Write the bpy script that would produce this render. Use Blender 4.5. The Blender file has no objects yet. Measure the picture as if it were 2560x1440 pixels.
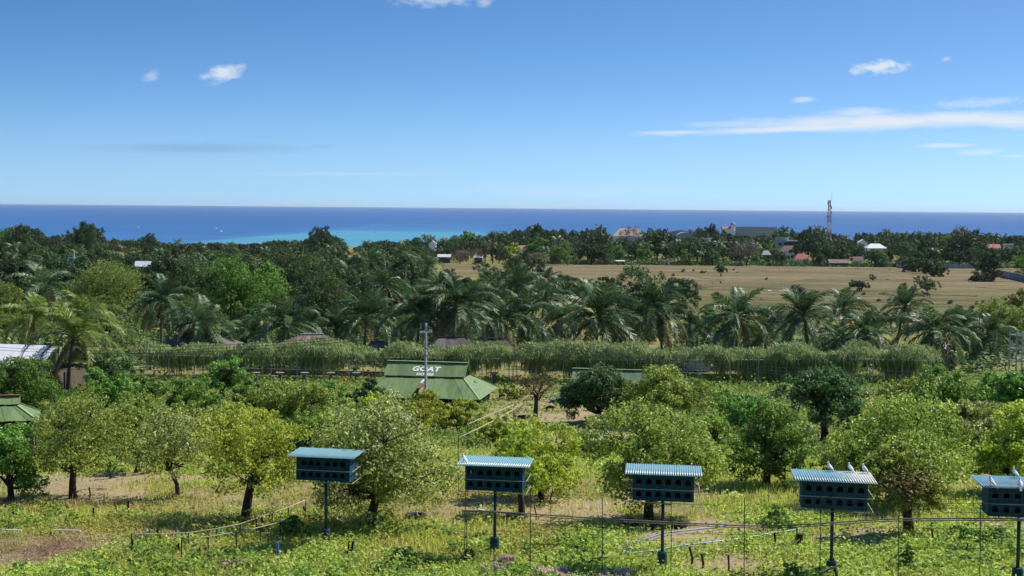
import bpy, math, random
import numpy as np
from mathutils import Matrix, Vector
from mathutils.geometry import tessellate_polygon

SC = bpy.context.scene
COL = SC.collection
R = math.radians

# ------------------------------------------------------------------ camera
CAMZ = 45.0                      # metres above the sea
F = 3700.0                       # focal length in photo pixels (2560 wide)
PITCH = math.atan(203 / F)
ROLL = R(0.49)
CM = Matrix.Rotation(math.pi / 2 - PITCH, 4, 'X') @ Matrix.Rotation(ROLL, 4, 'Z')
CM.translation = (0, 0, CAMZ)
cd = bpy.data.cameras.new('camera')
cam = bpy.data.objects.new('camera', cd)
COL.objects.link(cam)
cam.matrix_world = CM
cd.sensor_width = 36
cd.lens = F / 2560 * 36
cd.clip_start = 0.5
cd.clip_end = 90000
SC.camera = cam
CR = np.array(CM.to_3x3())

# ------------------------------------------------------------------ sun, sky, exposure
SUN_EL, SUN_AZ = R(50), R(62)    # azimuth from +Y (view) towards +X (right)
SC.view_settings.view_transform = 'Standard'
SC.view_settings.look = 'None'
SC.view_settings.exposure = 0.35
SC.view_settings.gamma = 1.0
SC.view_settings.use_curve_mapping = False
sl = bpy.data.lights.new('sun', 'SUN')
sl.energy = 5.0
sl.angle = R(0.53)
sl.color = (1.0, 0.95, 0.86)
sun = bpy.data.objects.new('sun', sl)
COL.objects.link(sun)
sd = Vector((math.cos(SUN_EL) * math.sin(SUN_AZ), math.cos(SUN_EL) * math.cos(SUN_AZ), math.sin(SUN_EL)))
sun.rotation_euler = sd.to_track_quat('Z', 'Y').to_euler()
sun.location = (30, 20, 90)
SC.cycles.max_bounces = 6
SC.cycles.transparent_max_bounces = 8
SC.cycles.sample_clamp_indirect = 6


def ray(px, py):
    d = CR @ np.array([(px - 1280) / F, (720 - py) / F, -1.0])
    return d / d[1]


W = bpy.data.worlds.new('World')
SC.world = W
W.use_nodes = True
WT = W.node_tree
WT.nodes.clear()


def N(t, typ, **k):
    n = t.nodes.new(typ)
    for a, b in k.items():
        if a == 'inp':
            for i, v in b.items():
                n.inputs[i].default_value = v
        else:
            setattr(n, a, b)
    return n


def math_n(t, op, a, b=None, clamp=False):
    n = t.nodes.new('ShaderNodeMath')
    n.operation = op
    n.use_clamp = clamp
    for i, v in enumerate((a, b)):
        if v is None:
            continue
        if isinstance(v, (int, float)):
            n.inputs[i].default_value = v
        else:
            t.links.new(v, n.inputs[i])
    return n.outputs[0]


SKP = (1.83, 16, .125, .6, 2.2, 1.29, .12)


def build_sky():
    t = WT
    L = t.links.new
    tc = N(t, 'ShaderNodeTexCoord')
    sep = N(t, 'ShaderNodeSeparateXYZ')
    L(tc.outputs['Generated'], sep.inputs[0])
    # the real sky deepens fast above this sea horizon: stretch elevation smoothly all over the dome
    z3 = math_n(t, 'MULTIPLY', math_n(t, 'POWER', math_n(t, 'MAXIMUM', sep.outputs[2], 0.0), SKP[0]), SKP[1])
    z4 = math_n(t, 'ADD', z3, SKP[2])
    comb = N(t, 'ShaderNodeCombineXYZ')
    L(sep.outputs[0], comb.inputs[0])
    L(sep.outputs[1], comb.inputs[1])
    L(z4, comb.inputs[2])
    nrm = N(t, 'ShaderNodeVectorMath', operation='NORMALIZE')
    L(comb.outputs[0], nrm.inputs[0])
    sky = N(t, 'ShaderNodeTexSky', sky_type='NISHITA')
    sky.sun_disc = False
    sky.sun_elevation = SUN_EL
    sky.sun_rotation = SUN_AZ
    sky.altitude = 60
    sky.air_density = 1.0
    sky.dust_density = SKP[3]
    sky.ozone_density = SKP[4]
    L(nrm.outputs[0], sky.inputs[0])
    hs = N(t, 'ShaderNodeHueSaturation', inp={'Hue': 0.5, 'Saturation': SKP[5], 'Value': 1.0})
    L(sky.outputs[0], hs.inputs['Color'])
    # clouds: patches at fixed directions of the sky
    az = math_n(t, 'DIVIDE', sep.outputs[0], math_n(t, 'MAXIMUM', sep.outputs[1], 0.01))
    el = math_n(t, 'DIVIDE', sep.outputs[2], math_n(t, 'MAXIMUM', sep.outputs[1], 0.01))
    uv = N(t, 'ShaderNodeCombineXYZ')
    L(az, uv.inputs[0])
    L(el, uv.inputs[1])
    nm = N(t, 'ShaderNodeMapping')
    nm.inputs['Scale'].default_value = (22, 110, 1)
    nm.inputs['Rotation'].default_value = (0, 0, -0.06)
    L(uv.outputs[0], nm.inputs['Vector'])
    n1 = N(t, 'ShaderNodeTexNoise', inp={'Scale': 1.0, 'Detail': 9.0, 'Roughness': 0.62, 'Distortion': 0.5})
    L(nm.outputs[0], n1.inputs['Vector'])
    nm2 = N(t, 'ShaderNodeMapping')
    nm2.inputs['Scale'].default_value = (90, 160, 1)
    L(uv.outputs[0], nm2.inputs['Vector'])
    n2 = N(t, 'ShaderNodeTexNoise', inp={'Scale': 1.0, 'Detail': 8.0, 'Roughness': 0.6})
    L(nm2.outputs[0], n2.inputs['Vector'])

    def patch(px, py, w, h, rot=0.0, amp=1.0, noise=n1, k=2.2):
        d = ray(px, py)
        m = N(t, 'ShaderNodeMapping', vector_type='TEXTURE')
        m.inputs['Location'].default_value = (d[0], d[2], 0)
        m.inputs['Rotation'].default_value = (0, 0, rot)
        m.inputs['Scale'].default_value = (w / F, h / F, 1)
        L(uv.outputs[0], m.inputs['Vector'])
        ln = N(t, 'ShaderNodeVectorMath', operation='LENGTH')
        L(m.outputs[0], ln.inputs[0])
        fall = math_n(t, 'SUBTRACT', 1.0, ln.outputs['Value'])
        s = math_n(t, 'ADD', fall, math_n(t, 'MULTIPLY', math_n(t, 'SUBTRACT', noise.outputs[0], 0.5), k))
        s = math_n(t, 'MULTIPLY', s, 1.25, True)
        s = math_n(t, 'MULTIPLY', s, math_n(t, 'MULTIPLY', math_n(t, 'ADD', fall, 0.25), 3.0, True))
        return math_n(t, 'MULTIPLY', s, amp)

    white = [patch(560, 184, 62, 24, .25, .8, n2), patch(376, 190, 26, 15, .3, .35, n2),
             patch(2200, 168, 78, 20, .08, .85, n2, 3.0), patch(2005, 249, 40, 9, .1, .55, n2),
             patch(2250, 303, 560, 26, .03, .95, n1, 1.2), patch(2060, 318, 520, 12, .05, .85, n1, 1.2),
             patch(2150, 282, 120, 16, .05, .6, n1, 1.6), patch(2520, 300, 260, 24, .0, .9, n1, 1.2), patch(2460, 255, 150, 15, .1, .35, n2, 3),
             patch(1700, 331, 140, 7, .03, .7, n1, 1.4),
             patch(2360, 364, 88, 8, .03, .6, n1), patch(2450, 381, 70, 11, .06, .6, n1), patch(2540, 390, 52, 6, .02, .55, n1),
             patch(1090, 2, 120, 18, 0, .45, n2, 3), patch(1210, 4, 30, 14, 0, .4, n2, 3),
             patch(850, 435, 300, 7, 0, .22, n1), patch(1450, 478, 420, 26, 0, .16, n1), patch(2365, 148, 14, 7, .3, .35, n2)]
    acc = white[0]
    for w_ in white[1:]:
        acc = math_n(t, 'MAXIMUM', acc, w_)
    grey = math_n(t, 'MAXIMUM', patch(500, 371, 330, 17, 0, .55, n1, 1.0), patch(800, 367, 60, 8, 0, .3, n1))
    bg = N(t, 'ShaderNodeBackground', inp={'Strength': SKP[6]})
    L(hs.outputs[0], bg.inputs['Color'])
    bc = N(t, 'ShaderNodeBackground', inp={'Color': (0.80, 0.87, 0.95, 1), 'Strength': 0.76})
    bgy = N(t, 'ShaderNodeBackground', inp={'Color': (0.24, 0.40, 0.66, 1), 'Strength': 0.78})
    m1 = N(t, 'ShaderNodeMixShader')
    L(grey, m1.inputs[0])
    L(bg.outputs[0], m1.inputs[1])
    L(bgy.outputs[0], m1.inputs[2])
    m2 = N(t, 'ShaderNodeMixShader')
    L(acc, m2.inputs[0])
    L(m1.outputs[0], m2.inputs[1])
    L(bc.outputs[0], m2.inputs[2])
    out = N(t, 'ShaderNodeOutputWorld')
    L(m2.outputs[0], out.inputs[0])


build_sky()

# ------------------------------------------------------------------ helpers: noise, terrain, pixels
_rs = np.random.RandomState(11)
_TAB = _rs.rand(256, 256)


def vnoise(x, y, s=1.0, seed=0):
    x = np.asarray(x, float) / s + 37.3 * seed
    y = np.asarray(y, float) / s + 11.7 * seed
    xi = np.floor(x).astype(int)
    yi = np.floor(y).astype(int)
    fx = x - xi
    fy = y - yi
    fx = fx * fx * (3 - 2 * fx)
    fy = fy * fy * (3 - 2 * fy)
    g = lambda a, b: _TAB[a % 256, b % 256]
    return (g(xi, yi) * (1 - fx) * (1 - fy) + g(xi + 1, yi) * fx * (1 - fy) + g(xi, yi + 1) * (1 - fx) * fy + g(xi + 1, yi + 1) * fx * fy)


def fbm(x, y, s, seed=0):
    return (vnoise(x, y, s, seed) * .55 + vnoise(x, y, s / 2.1, seed + 3) * .28 + vnoise(x, y, s / 4.3, seed + 7) * .17)


PY = [-60, 0, 20, 40, 48.5, 60, 80, 100, 117, 137, 155, 200, 300, 480, 640, 1000, 1450, 1600, 1700, 2400]
PZ = [-3, -3.5, -7.5, -11.3, -11.95, -12.6, -13.6, -14.5, -15.2, -16, -16.5, -17.6, -20, -22.6, -25.0, -31, -40.5, -44.5, -47, -60]


def gz(x, y):
    x = np.asarray(x, float)
    y = np.asarray(y, float)
    z = np.interp(y, PY, PZ)
    fade = np.clip((170 - y) / 100, 0, 1) * np.clip((y + 5) / 30, 0, 1)
    z = z + .03 * np.clip(x - 4.9, -60, 60) * fade
    z = z + (fbm(x, y, 7.0, 2) - .5) * .5 * np.clip((200 - y) / 100, 0, 1) + (fbm(x, y, 1.6, 5) - .5) * .16 * np.clip((140 - y) / 60, 0, 1)
    return z + CAMZ


def P(px, py, D):
    d = ray(px, py)
    return np.array([d[0] * D, D, CAMZ + d[2] * D])


def G(px, py):
    """where the ray through a pixel meets the ground"""
    d = ray(px, py)
    lo = 20.0
    for D in np.geomspace(30, 1600, 500):
        if CAMZ + d[2] * D <= gz(d[0] * D, D):
            a, b = lo, D
            for _ in range(30):
                m = (a + b) / 2
                if CAMZ + d[2] * m <= gz(d[0] * m, m):
                    b = m
                else:
                    a = m
            return np.array([d[0] * b, b, float(gz(d[0] * b, b))])
        lo = D
    D = 1500.
    return np.array([d[0] * D, D, float(gz(d[0] * D, D))])


def GD(px, D):
    x = ray(px, 600)[0] * D
    return np.array([x, D, float(gz(x, D))])


# ------------------------------------------------------------------ helpers: meshes and objects
class MB:
    def __init__(s):
        s.V, s.Q, s.T, s.n = [], [], [], 0

    def add(s, V, Q=None, T=None):
        V = np.asarray(V, float).reshape(-1, 3)
        if Q is not None and len(Q):
            s.Q.append(np.asarray(Q, int).reshape(-1, 4) + s.n)
        if T is not None and len(T):
            s.T.append(np.asarray(T, int).reshape(-1, 3) + s.n)
        s.V.append(V)
        s.n += len(V)
        return s

    def quads(s, V4):
        V4 = np.asarray(V4, float)
        k = V4.shape[0]
        return s.add(V4.reshape(-1, 3), np.arange(k * 4).reshape(k, 4))

    def box(s, c, size, rz=0.0, M=None):
        hx, hy, hz = np.array(size) / 2
        v = np.array([(-hx, -hy, -hz), (hx, -hy, -hz), (hx, hy, -hz), (-hx, hy, -hz), (-hx, -hy, hz), (hx, -hy, hz), (hx, hy, hz), (-hx, hy, hz)])
        if M is not None:
            v = v @ np.array(M).T
        if rz:
            v = v @ np.array([[math.cos(rz), -math.sin(rz), 0], [math.sin(rz), math.cos(rz), 0], [0, 0, 1]]).T
        return s.add(v + np.array(c), [(0, 3, 2, 1), (4, 5, 6, 7), (0, 1, 5, 4), (1, 2, 6, 5), (2, 3, 7, 6), (3, 0, 4, 7)])

    def tube(s, pts, rad, n=6, caps=True):
        pts = np.asarray(pts, float)
        k = len(pts)
        rad = np.full(k, rad) if np.isscalar(rad) else np.asarray(rad, float)
        tan = np.gradient(pts, axis=0)
        tan /= np.linalg.norm(tan, axis=1)[:, None] + 1e-9
        ref = np.array([1, 0, 0]) if abs(tan[0][0]) < .8 else np.array([0, 1, 0])
        V = []
        ang = np.arange(n) * 2 * np.pi / n
        for i in range(k):
            u = np.cross(tan[i], ref)
            u /= np.linalg.norm(u) + 1e-9
            w = np.cross(tan[i], u)
            ref = np.cross(u, tan[i])
            V.append(pts[i] + rad[i] * (np.cos(ang)[:, None] * u + np.sin(ang)[:, None] * w))
        V = np.concatenate(V)
        Q = [(i * n + j, (i + 1) * n + j, (i + 1) * n + (j + 1) % n, i * n + (j + 1) % n) for i in range(k - 1) for j in range(n)]
        T = []
        if caps:
            T = [(0, j, j + 1) for j in range(1, n - 1)] + [((k - 1) * n, (k - 1) * n + j + 1, (k - 1) * n + j) for j in range(1, n - 1)]
        return s.add(V, Q, T)

    def bar(s, a, b, w, h=None):
        """straight square bar between two points"""
        a, b = np.array(a, float), np.array(b, float)
        h = h or w
        d = b - a
        L = np.linalg.norm(d)
        d /= L
        up = np.array([0, 0, 1.]) if abs(d[2]) < .9 else np.array([0, 1., 0])
        x = np.cross(d, up)
        x /= np.linalg.norm(x)
        z = np.cross(x, d)
        return s.box((a + b) / 2, (w, L, h), M=np.stack([x, d, z], 1))

    def mesh(s, name, mats, smooth=False, midx=None):
        me = bpy.data.meshes.new(name)
        V = np.concatenate(s.V) if s.V else np.zeros((0, 3))
        Q = np.concatenate(s.Q) if s.Q else np.zeros((0, 4), int)
        T = np.concatenate(s.T) if s.T else np.zeros((0, 3), int)
        me.vertices.add(len(V))
        me.vertices.foreach_set('co', V.astype(np.float32).ravel())
        me.loops.add(Q.size + T.size)
        me.loops.foreach_set('vertex_index', np.concatenate([Q.ravel(), T.ravel()]).astype(np.int32))
        npoly = len(Q) + len(T)
        me.polygons.add(npoly)
        st = np.concatenate([np.arange(len(Q)) * 4, Q.size + np.arange(len(T)) * 3]).astype(np.int32)
        me.polygons.foreach_set('loop_start', st)
        me.polygons.foreach_set('loop_total', np.concatenate([np.full(len(Q), 4), np.full(len(T), 3)]).astype(np.int32))
        me.polygons.foreach_set('use_smooth', np.full(npoly, bool(smooth)))
        for m in (mats if isinstance(mats, (list, tuple)) else [mats]):
            me.materials.append(m)
        if midx is not None:
            me.polygons.foreach_set('material_index', np.asarray(midx, np.int32))
        me.update(calc_edges=True)
        return me

    def build(s, name, mats, parent=None, loc=None, smooth=False, midx=None):
        return obj(name, s.mesh(name, mats, smooth, midx), parent, loc)


def obj(name, data, parent=None, loc=None, rot=None, scale=None):
    o = bpy.data.objects.new(name, data)
    COL.objects.link(o)
    if parent is not None:
        o.parent = parent
    if loc is not None:
        o.location = tuple(float(c) for c in loc)
    if rot is not None:
        o.rotation_euler = rot
    if scale is not None:
        o.scale = scale
    return o


def tag(o, label=None, cat=None, group=None, kind=None):
    if label:
        o['label'] = label
    if cat:
        o['category'] = cat
    if group:
        o['group'] = group
    if kind:
        o['kind'] = kind
    return o


def thing(name, label, cat, loc, rz=0.0, group=None):
    return tag(obj(name, None, None, loc, (0, 0, rz)), label, cat, group)


def copy_tree(o, parent=None):
    c = o.copy()
    COL.objects.link(c)
    c.parent = parent
    for ch in list(o.children):
        copy_tree(ch, c)
    return c


# ------------------------------------------------------------------ materials
def mat_base(name):
    m = bpy.data.materials.new(name)
    m.use_nodes = True
    t = m.node_tree
    t.nodes.clear()
    out = t.nodes.new('ShaderNodeOutputMaterial')
    b = t.nodes.new('ShaderNodeBsdfPrincipled')
    t.links.new(b.outputs[0], out.inputs[0])
    return m, t, b, out


def ramp(t, cols, fac, interp='LINEAR', pos=None):
    r = t.nodes.new('ShaderNodeValToRGB')
    r.color_ramp.interpolation = interp
    e = r.color_ramp.elements
    while len(e) < len(cols):
        e.new(0.5)
    for i, c in enumerate(cols):
        e[i].position = pos[i] if pos else i / max(1, len(cols) - 1)
        e[i].color = (*c, 1)
    t.links.new(fac, r.inputs[0])
    return r.outputs[0]


def plain(name, col, rough=.6, spec=.4, var=.25, scale=3.0, metal=0.0, bump=0.0, col2=None, streak=None, objvar=0.0):
    """a painted, metal, wood or stone surface with noise wear"""
    m, t, b, out = mat_base(name)
    tc = t.nodes.new('ShaderNodeTexCoord')
    src = tc.outputs['Object']
    if streak:
        mp = t.nodes.new('ShaderNodeMapping')
        mp.inputs['Scale'].default_value = streak
        t.links.new(src, mp.inputs[0])
        src = mp.outputs[0]
    n = N(t, 'ShaderNodeTexNoise', inp={'Scale': scale, 'Detail': 6.0, 'Roughness': .65})
    t.links.new(src, n.inputs['Vector'])
    c = np.array(col)
    d = np.array(col2) if col2 else c * (1 - var)
    o = ramp(t, [tuple(d), tuple(c), tuple(np.minimum(c * (1 + var * .5), 1))], n.outputs[0], pos=[.32, .52, .75])
    if objvar:
        oi = t.nodes.new('ShaderNodeObjectInfo')
        hs = t.nodes.new('ShaderNodeHueSaturation')
        t.links.new(math_n(t, 'ADD', math_n(t, 'MULTIPLY', oi.outputs['Random'], objvar), 1 - objvar / 2), hs.inputs['Value'])
        t.links.new(math_n(t, 'ADD', math_n(t, 'MULTIPLY', oi.outputs['Random'], -objvar * .5), 1 + objvar * .2), hs.inputs['Saturation'])
        t.links.new(o, hs.inputs['Color'])
        o = hs.outputs[0]
    t.links.new(o, b.inputs['Base Color'])
    b.inputs['Roughness'].default_value = rough
    b.inputs['Specular IOR Level'].default_value = spec
    b.inputs['Metallic'].default_value = metal
    if bump:
        bp = N(t, 'ShaderNodeBump', inp={'Strength': bump, 'Distance': .02})
        t.links.new(n.outputs[0], bp.inputs['Height'])
        t.links.new(bp.outputs[0], b.inputs['Normal'])
    return m


LEAFK = 1.45


def leafmat(name, cols, trans=.35, rough=.5, spec=.22, pos=None, worldvar=None, bright=.35, k=1.0):
    """foliage: a colour of its own for each leaf, light shining through"""
    m, t, b, out = mat_base(name)
    g = t.nodes.new('ShaderNodeNewGeometry')
    cols = [tuple(min(.75, q * LEAFK * k) for q in c_) for c_ in cols]
    c = ramp(t, cols, g.outputs['Random Per Island'], pos=pos)
    if worldvar:
        nz = N(t, 'ShaderNodeTexNoise', inp={'Scale': worldvar[0], 'Detail': 4.0, 'Roughness': .6})
        t.links.new(g.outputs['Position'], nz.inputs['Vector'])
        f = t.nodes.new('ShaderNodeMapRange')
        f.inputs[1].default_value = worldvar[2]
        f.inputs[2].default_value = worldvar[3]
        fd = t.nodes.new('ShaderNodeMapRange')
        sp_ = t.nodes.new('ShaderNodeSeparateXYZ')
        t.links.new(g.outputs['Position'], sp_.inputs[0])
        t.links.new(math_n(t, 'ADD', math_n(t, 'ABSOLUTE', math_n(t, 'SUBTRACT', sp_.outputs[1], 63.0)), math_n(t, 'MAXIMUM', sp_.outputs[0], 0.0)), fd.inputs[0])
        fd.inputs[1].default_value, fd.inputs[2].default_value = 4, 17
        fd.inputs[3].default_value, fd.inputs[4].default_value = .06, -.14
        t.links.new(math_n(t, 'ADD', nz.outputs[0], fd.outputs[0]), f.inputs[0])
        c2 = ramp(t, worldvar[1], g.outputs['Random Per Island'])
        mx = N(t, 'ShaderNodeMix', data_type='RGBA')
        t.links.new(f.outputs[0], mx.inputs[0])
        t.links.new(c, mx.inputs[6])
        t.links.new(c2, mx.inputs[7])
        c = mx.outputs[2]
    oi = t.nodes.new('ShaderNodeObjectInfo')
    hs = N(t, 'ShaderNodeHueSaturation')
    v = math_n(t, 'ADD', math_n(t, 'MULTIPLY', oi.outputs['Random'], bright), 1 - bright / 2)
    t.links.new(v, hs.inputs['Value'])
    h = math_n(t, 'ADD', math_n(t, 'MULTIPLY', oi.outputs['Random'], .025), .4875)
    t.links.new(h, hs.inputs['Hue'])
    t.links.new(c, hs.inputs['Color'])
    t.links.new(hs.outputs[0], b.inputs['Base Color'])
    b.inputs['Roughness'].default_value = rough
    b.inputs['Specular IOR Level'].default_value = spec
    tr = t.nodes.new('ShaderNodeBsdfTranslucent')
    t.links.new(hs.outputs[0], tr.inputs['Color'])
    mx = t.nodes.new('ShaderNodeMixShader')
    mx.inputs[0].default_value = trans
    t.links.new(b.outputs[0], mx.inputs[1])
    t.links.new(tr.outputs[0], mx.inputs[2])
    t.links.new(mx.outputs[0], out.inputs[0])
    return m


M = {}
M['bark'] = plain('bark', (.055, .042, .032), .9, .2, .4, 6, bump=.6)
M['bark_grey'] = plain('bark_grey', (.16, .13, .105), .9, .2, .35, 6, bump=.6)
M['bark_palm'] = plain('bark_palm', (.13, .105, .08), .9, .2, .4, 3, bump=.5, streak=(1, 1, 6))
M['leaf_olive'] = leafmat('leaf_olive', [(.055, .095, .015), (.115, .175, .025), (.20, .255, .04), (.37, .38, .10)], pos=[0, .4, .75, 1], trans=.48, k=1.4, spec=.35, rough=.4)
M['leaf_green'] = leafmat('leaf_green', [(.03, .075, .012), (.07, .145, .02), (.125, .215, .032), (.24, .31, .07)], pos=[0, .45, .8, 1], trans=.48, k=1.4, spec=.35, rough=.4)
M['leaf_yellow'] = leafmat('leaf_yellow', [(.08, .125, .015), (.19, .24, .025), (.33, .38, .045), (.48, .48, .10)], pos=[0, .35, .75, 1], trans=.48, k=1.2)
M['leaf_pale'] = leafmat('leaf_pale', [(.075, .105, .022), (.17, .205, .045), (.33, .35, .10), (.50, .49, .24)], pos=[0, .5, .85, 1], trans=.48, k=1.3, spec=.4, rough=.38)
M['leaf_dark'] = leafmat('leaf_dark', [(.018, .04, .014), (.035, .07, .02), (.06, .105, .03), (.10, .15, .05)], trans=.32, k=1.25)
M['leaf_bright'] = leafmat('leaf_bright', [(.03, .075, .012), (.06, .14, .018), (.11, .21, .03), (.18, .27, .05)])
M['leaf_brown'] = leafmat('leaf_brown', [(.07, .045, .02), (.13, .085, .035), (.20, .13, .05), (.17, .18, .05)])
M['leaf_feather'] = leafmat('leaf_feather', [(.04, .065, .014), (.085, .115, .022), (.14, .165, .035), (.19, .20, .05)], trans=.42, k=1.45)
M['leaf_grey'] = leafmat('leaf_grey', [(.10, .075, .062), (.165, .13, .105), (.22, .175, .145)], trans=.15, spec=.1)
M['leaf_far'] = leafmat('leaf_far', [(.022, .042, .016), (.034, .062, .021), (.046, .078, .026), (.062, .098, .032)], trans=.25, spec=.12, bright=.8, k=1.02)
M['leaf_far_olive'] = leafmat('leaf_far_olive', [(.038, .068, .02), (.056, .093, .026), (.076, .118, .034), (.098, .14, .042)], trans=.22, spec=.2, bright=.6, k=.85)
M['frond'] = leafmat('frond', [(.024, .054, .020), (.042, .084, .028), (.070, .120, .040), (.115, .165, .065)], trans=.25, rough=.45, spec=.3, bright=.5, k=.95)
M['frond_light'] = leafmat('frond_light', [(.060, .10, .02), (.10, .155, .03), (.165, .22, .045), (.25, .29, .08)], trans=.35, rough=.45, spec=.3, k=.92)
M['frond_dry'] = leafmat('frond_dry', [(.12, .10, .03), (.20, .16, .05), (.25, .20, .08)], trans=.2)
M['vine'] = leafmat('vine', [(.11, .155, .05), (.175, .23, .075), (.235, .29, .10), (.29, .34, .14)], trans=.28, spec=.2, bright=.1, k=.86)
M['weed'] = leafmat('weed', [(.08, .14, .018), (.14, .22, .03), (.22, .30, .045), (.35, .40, .11)], trans=.52, k=1.42,
                    worldvar=(.22, [(.26, .25, .04), (.40, .38, .07), (.52, .47, .12)], .46, .62), bright=0)
M['grass'] = leafmat('grass', [(.15, .19, .03), (.27, .28, .05), (.40, .36, .09)], trans=.52, k=1.45,
                     worldvar=(.13, [(.42, .33, .11), (.55, .45, .18), (.64, .54, .26)], .44, .60), bright=0)
M['weed_dark'] = leafmat('weed_dark', [(.035, .08, .014), (.07, .14, .022), (.12, .20, .035), (.20, .27, .07)], trans=.45, k=1.2, bright=0)
M['pink'] = leafmat('pink', [(.42, .24, .22), (.55, .36, .32), (.60, .48, .42), (.22, .20, .08)], trans=.4)
M['deadgrass'] = leafmat('deadgrass', [(.10, .06, .035), (.19, .12, .07), (.28, .19, .11)], trans=.2)

M['teal'] = plain('teal_paint', (.009, .064, .104), .6, .12, .35, 5, objvar=.35)
M['teal_pole'] = plain('teal_pole_paint', (.011, .052, .068), .4, .5, .2, 5)
M['teal_foot'] = plain('teal_concrete', (.018, .065, .072), .7, .3, .4, 6, bump=.4)
M['wire'] = plain('dark_wire', (.035, .045, .04), .6, .3, .3)
M['rail_light'] = plain('rail_steel', (.30, .34, .32), .45, .5, .3)
M['bamboo'] = plain('weathered_bamboo', (.22, .20, .155), .7, .3, .45, 9)
M['bamboo_pale'] = plain('pale_bamboo', (.42, .38, .28), .7, .3, .35, 9)
M['steel_white'] = plain('white_pipe', (.50, .52, .50), .45, .5, .25)
M['concrete'] = plain('concrete', (.46, .46, .44), .85, .2, .3, 2.0, bump=.3)
M['pole_concrete'] = plain('pale_pole_concrete', (.56, .56, .55), .8, .2, .2, 3)
M['concrete_dark'] = plain('concrete_dark', (.16, .16, .15), .9, .2, .35, 2.0)
M['wood'] = plain('old_wood', (.13, .10, .075), .85, .2, .45, 8)
M['post'] = plain('dark_post', (.035, .028, .024), .85, .2, .4, 8)
M['blue_pipe'] = plain('blue_pipe', (.05, .19, .52), .35, .5, .2)
M['blue_hose'] = plain('blue_hose', (.10, .22, .48), .4, .5, .25)
M['pale_pipe'] = plain('pale_blue_pipe', (.30, .46, .54), .4, .5, .2)
M['rubber'] = plain('rubber', (.018, .018, .018), .8, .3, .3)
M['red_rust'] = plain('rust', (.20, .075, .045), .85, .2, .4, 5)
M['green_roof'] = plain('green_roof_paint', (.15, .225, .08), .55, .35, .3, 1.6, col2=(.105, .16, .065), streak=(2.2, .5, .5), objvar=.28)
M['green_roof_pale'] = plain('faded_green_roof', (.15, .22, .12), .6, .3, .3, 1.2, objvar=.3)
M['roof_seam'] = plain('roof_cap_paint', (.26, .36, .15), .55, .35, .2, 2)
M['white_paint'] = plain('white_paint', (.80, .80, .78), .6, .3, .08, 4)
M['white_roof'] = plain('white_roof', (.68, .69, .70), .6, .3, .15, 1)
M['rust_roof'] = plain('rusty_sheet', (.20, .13, .115), .75, .3, .4, 2.6, col2=(.16, .05, .035), streak=(1.6, .35, .35), objvar=.7)
M['dark_roof'] = plain('old_dark_roof', (.09, .085, .085), .8, .2, .5, 2.0, col2=(.11, .055, .04), objvar=.7)
M['thatch'] = plain('weathered_wall', (.15, .12, .09), .9, .1, .4, 3)
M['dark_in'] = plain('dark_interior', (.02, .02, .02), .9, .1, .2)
M['tan_roof'] = plain('tan_roof', (.52, .44, .34), .7, .3, .15, .4)
M['red_roof'] = plain('red_roof', (.42, .12, .075), .7, .3, .3, .6)
M['orange_roof'] = plain('orange_roof', (.50, .25, .17), .7, .3, .25, .6)
M['brown_roof'] = plain('brown_roof', (.12, .075, .062), .7, .3, .3, .6)
M['grey_roof'] = plain('grey_roof', (.40, .42, .42), .6, .3, .2, .6)
M['green_hall'] = plain('pale_green_hall', (.33, .38, .34), .7, .3, .12, .1)
M['wall_white'] = plain('white_wall', (.80, .80, .79), .8, .2, .1, .5)
M['wall_grey'] = plain('grey_wall', (.36, .39, .41), .8, .2, .15, .5)
M['wall_dark'] = plain('dark_wall', (.06, .05, .055), .8, .2, .2, .5)
M['wall_block'] = plain('block_wall', (.27, .27, .28), .9, .2, .35, .35)
M['window'] = plain('window_glass', (.03, .04, .05), .15, .6, .2)
M['tower_red'] = plain('tower_red', (.46, .27, .27), .6, .3, .2)
M['tower_white'] = plain('tower_white', (.62, .62, .63), .6, .3, .2)
M['pigeon'] = plain('white_feathers', (.80, .80, .80), .8, .2, .08, 20)
M['pigeon_grey'] = plain('grey_feathers', (.34, .36, .40), .8, .2, .5, 14)
M['beak'] = plain('beak', (.45, .25, .2), .6, .3)
M['goat'] = plain('goat_coat', (.34, .25, .16), .9, .1, .4, 5, col2=(.55, .48, .38))
M['cow'] = plain('cow_coat', (.018, .014, .013), .8, .2, .3, 3)
M['cow_brown'] = plain('cow_brown_coat', (.10, .055, .035), .8, .2, .3, 3)
M['orange'] = plain('orange_plastic', (.75, .20, .02), .5, .4, .1)
M['rag'] = plain('white_rag', (.72, .70, .66), .9, .1, .15, 20)


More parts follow.
